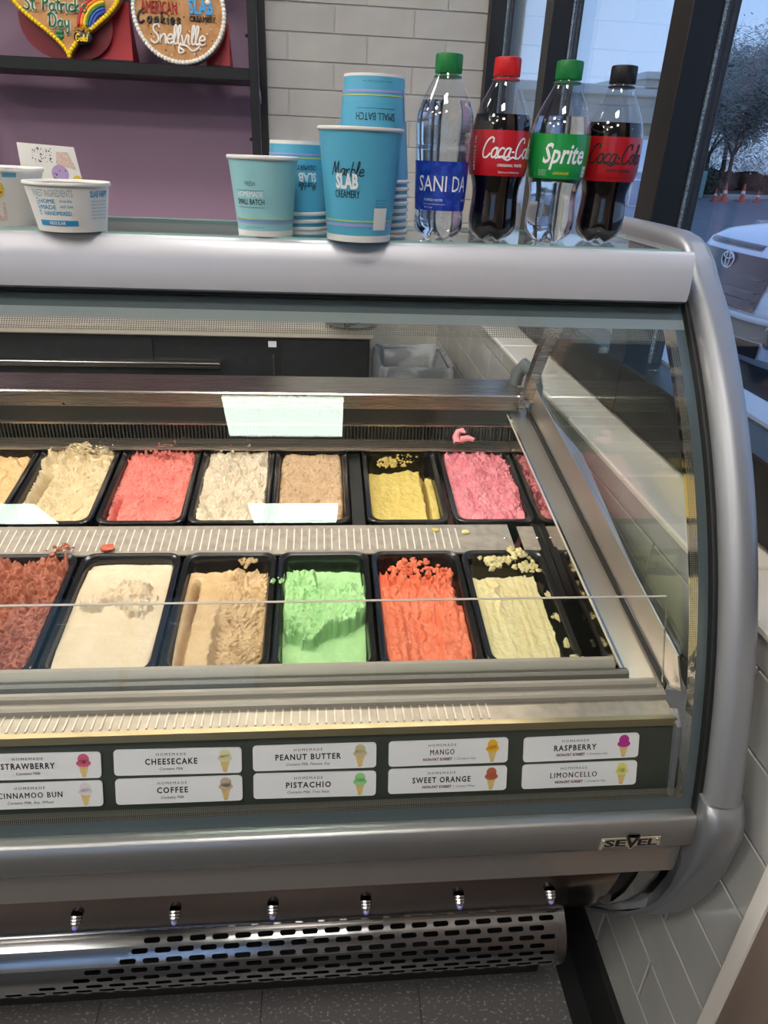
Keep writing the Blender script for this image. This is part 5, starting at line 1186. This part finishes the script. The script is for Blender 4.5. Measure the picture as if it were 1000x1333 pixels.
# trees
def tree(loc, hgt, seed, label, spread=.42, twm='twig', ncl=2600, lean=0, crown=.33):
    rr = random.Random(seed); t = thing('tree', loc, label, 'tree', 'bare trees beyond the car park'); mb = MB(); tips = []
    def br(p, d, l, r, k):
        q = p+d*l; mid = p+d*l*.5+Vector((rr.uniform(-1, 1), rr.uniform(-1, 1), 0))*l*.06; mb.tube([p, mid, q], [r, r*.8, r*.6], 5, False)
        if k == 0: tips.append(q); return
        if k < 3: tips.append(q)
        for _ in range(3 if k > 1 else 2):
            e = (d+Vector((rr.uniform(-1, 1), rr.uniform(-1, 1), rr.uniform(-.2, .7)))*spread*1.6).normalized(); br(q, e, l*rr.uniform(.62, .85), r*.58, k-1)
    br(Vector((0, 0, 0)), Vector((lean, 0, 1)).normalized(), hgt*.26, hgt*.020, 4); obj('trunk', mb, 'bark', t, 60, fix=False, local=True)
    vs = []; fs = []
    for _ in range(ncl):
        c = rr.choice(tips)+Vector((rr.gauss(0, 1), rr.gauss(0, 1), rr.gauss(-.9, 1.5)))*hgt*.065; a = Vector((rr.uniform(-1, 1), rr.uniform(-1, 1), rr.uniform(-.6, 1))).normalized()*hgt*rr.uniform(.03, .07); b = a.orthogonal().normalized()*hgt*.0028
        k = len(vs); vs += [tuple(c-b), tuple(c+b), tuple(c+a)]; fs.append((k, k+1, k+2))
    mb = MB().add(vs, fs); tag(obj('twigs', mb, twm, t, fix=False, local=True), kind='stuff'); return t
for i, (x, y, h_, l) in enumerate(((24.5, 44.8, 5.8, 'grey bare tree just right of the window post, above the cones'), (28, 46, 6.6, 'dense grey bare tree right of the cones'), (20.5, 49.5, 5.2, 'small bare tree farthest left beside the window post'), (33, 50, 8.0, 'tall bare tree at the right edge of the window view'), (26.0, 50.5, 6.2, 'bare tree standing behind the row over the cones'), (38, 58, 9.5, 'farthest tall bare tree at the right'), (30, 56, 8, 'bare tree filling the gap behind the dense one'))):
    tree((x, y, GZ), h_*1.42, 20+i, l, .5, 'twig', 9000)
tree((20.6, 31.5, GZ), 7.0, 77, 'near tree whose dark trunk stands at the right edge behind the white car', .40, 'ever', 2200)
mb = MB(); rr = random.Random(3)
for _ in range(700):
    c = Vector((rr.gauss(0, .5), rr.gauss(0, .5), abs(rr.gauss(.5, .35)))); mb.sphere(c, .09, 5, 4)
o = obj('shrub', mb, 'bush', None); o.location = (21.9, 42.9, GZ); tag(o, 'low dark shrub beside the pale green utility box', 'shrub')
mb = MB()
for k in range(120): x = rr.uniform(22, 60); mb.sphere((x, 44.5+.25*x+rr.uniform(-1.5, 1.5), GZ+rr.uniform(.2, .7)), rr.uniform(.5, .8), 7, 5)
mb.v = [(a+rr.uniform(-.3, .3), b+rr.uniform(-.3, .3), c+rr.uniform(-.3, .3)) for a, b, c in mb.v]
tag(obj('undergrowth', mb, mat('brown_undergrowth', (74, 60, 54), .95), None), 'dark brown undergrowth under the bare trees', 'undergrowth', kind='stuff')
o = thing('street_lamp', (16.9, 33.6, GZ), 'thin dark street lamp beside the window post', 'street lamp'); obj('lamp_pole', MB().tube([(0, 0, 0), (0, 0, 5.2), (.15, 0, 5.4), (.6, 0, 5.45)], .05, 8), 'cartrim', o, local=True)
vs = []; fs = []; rr = random.Random(31)
for _ in range(26000):
    x = rr.uniform(19, 52); c = Vector((x, 50+.25*x+rr.uniform(-1.5, 2.5), GZ+abs(rr.gauss(0, 1.9))+.2)); a = Vector((rr.uniform(-.6, .6), rr.uniform(-.6, .6), rr.uniform(.2, 1))).normalized()*rr.uniform(.3, .8); b = a.orthogonal().normalized()*.022
    k = len(vs); vs += [tuple(c-b), tuple(c+b), tuple(c+a)]; fs.append((k, k+1, k+2))
tag(obj('thicket', MB().add(vs, fs), 'twig', None, fix=False), 'grey bare thicket filling the ground behind the tree trunks', 'thicket', kind='stuff')
# neighbouring building
b = thing('neighbouring_building', (14.5, 34, GZ), 'low pale commercial building with a stepped cornice across the lot', 'building')
obj('wall', MB().box(4, 17.0, 35, 46, GZ, GZ+4.4), 'stucco3', b); obj('parapet', MB().box(3.8, 17.1, 34.8, 46.2, GZ+3.2, GZ+4.3), 'stucco', b); obj('cornice', MB().box(3.6, 17.3, 34.6, 46.4, GZ+4.2, GZ+4.6, .05), 'stucco2', b)
obj('raised_parapet', MB().box(14.2, 17.2, 34.6, 46.4, GZ+4.5, GZ+4.9), 'stucco', b); obj('cornice', MB().box(14.1, 17.35, 34.5, 46.5, GZ+4.85, GZ+5.15, .05), 'stucco2', b); obj('trim_band', MB().box(3.9, 17.15, 34.7, 35, GZ+2.5, GZ+2.7), 'stucco2', b)
obj('storefront_window', MB().box(8, 12, 34.93, 35.0, GZ+.4, GZ+2.8), 'carglass', b)
#@@TAIL
for o in list(S.objects):
    if o.parent is None: o.location.z += H
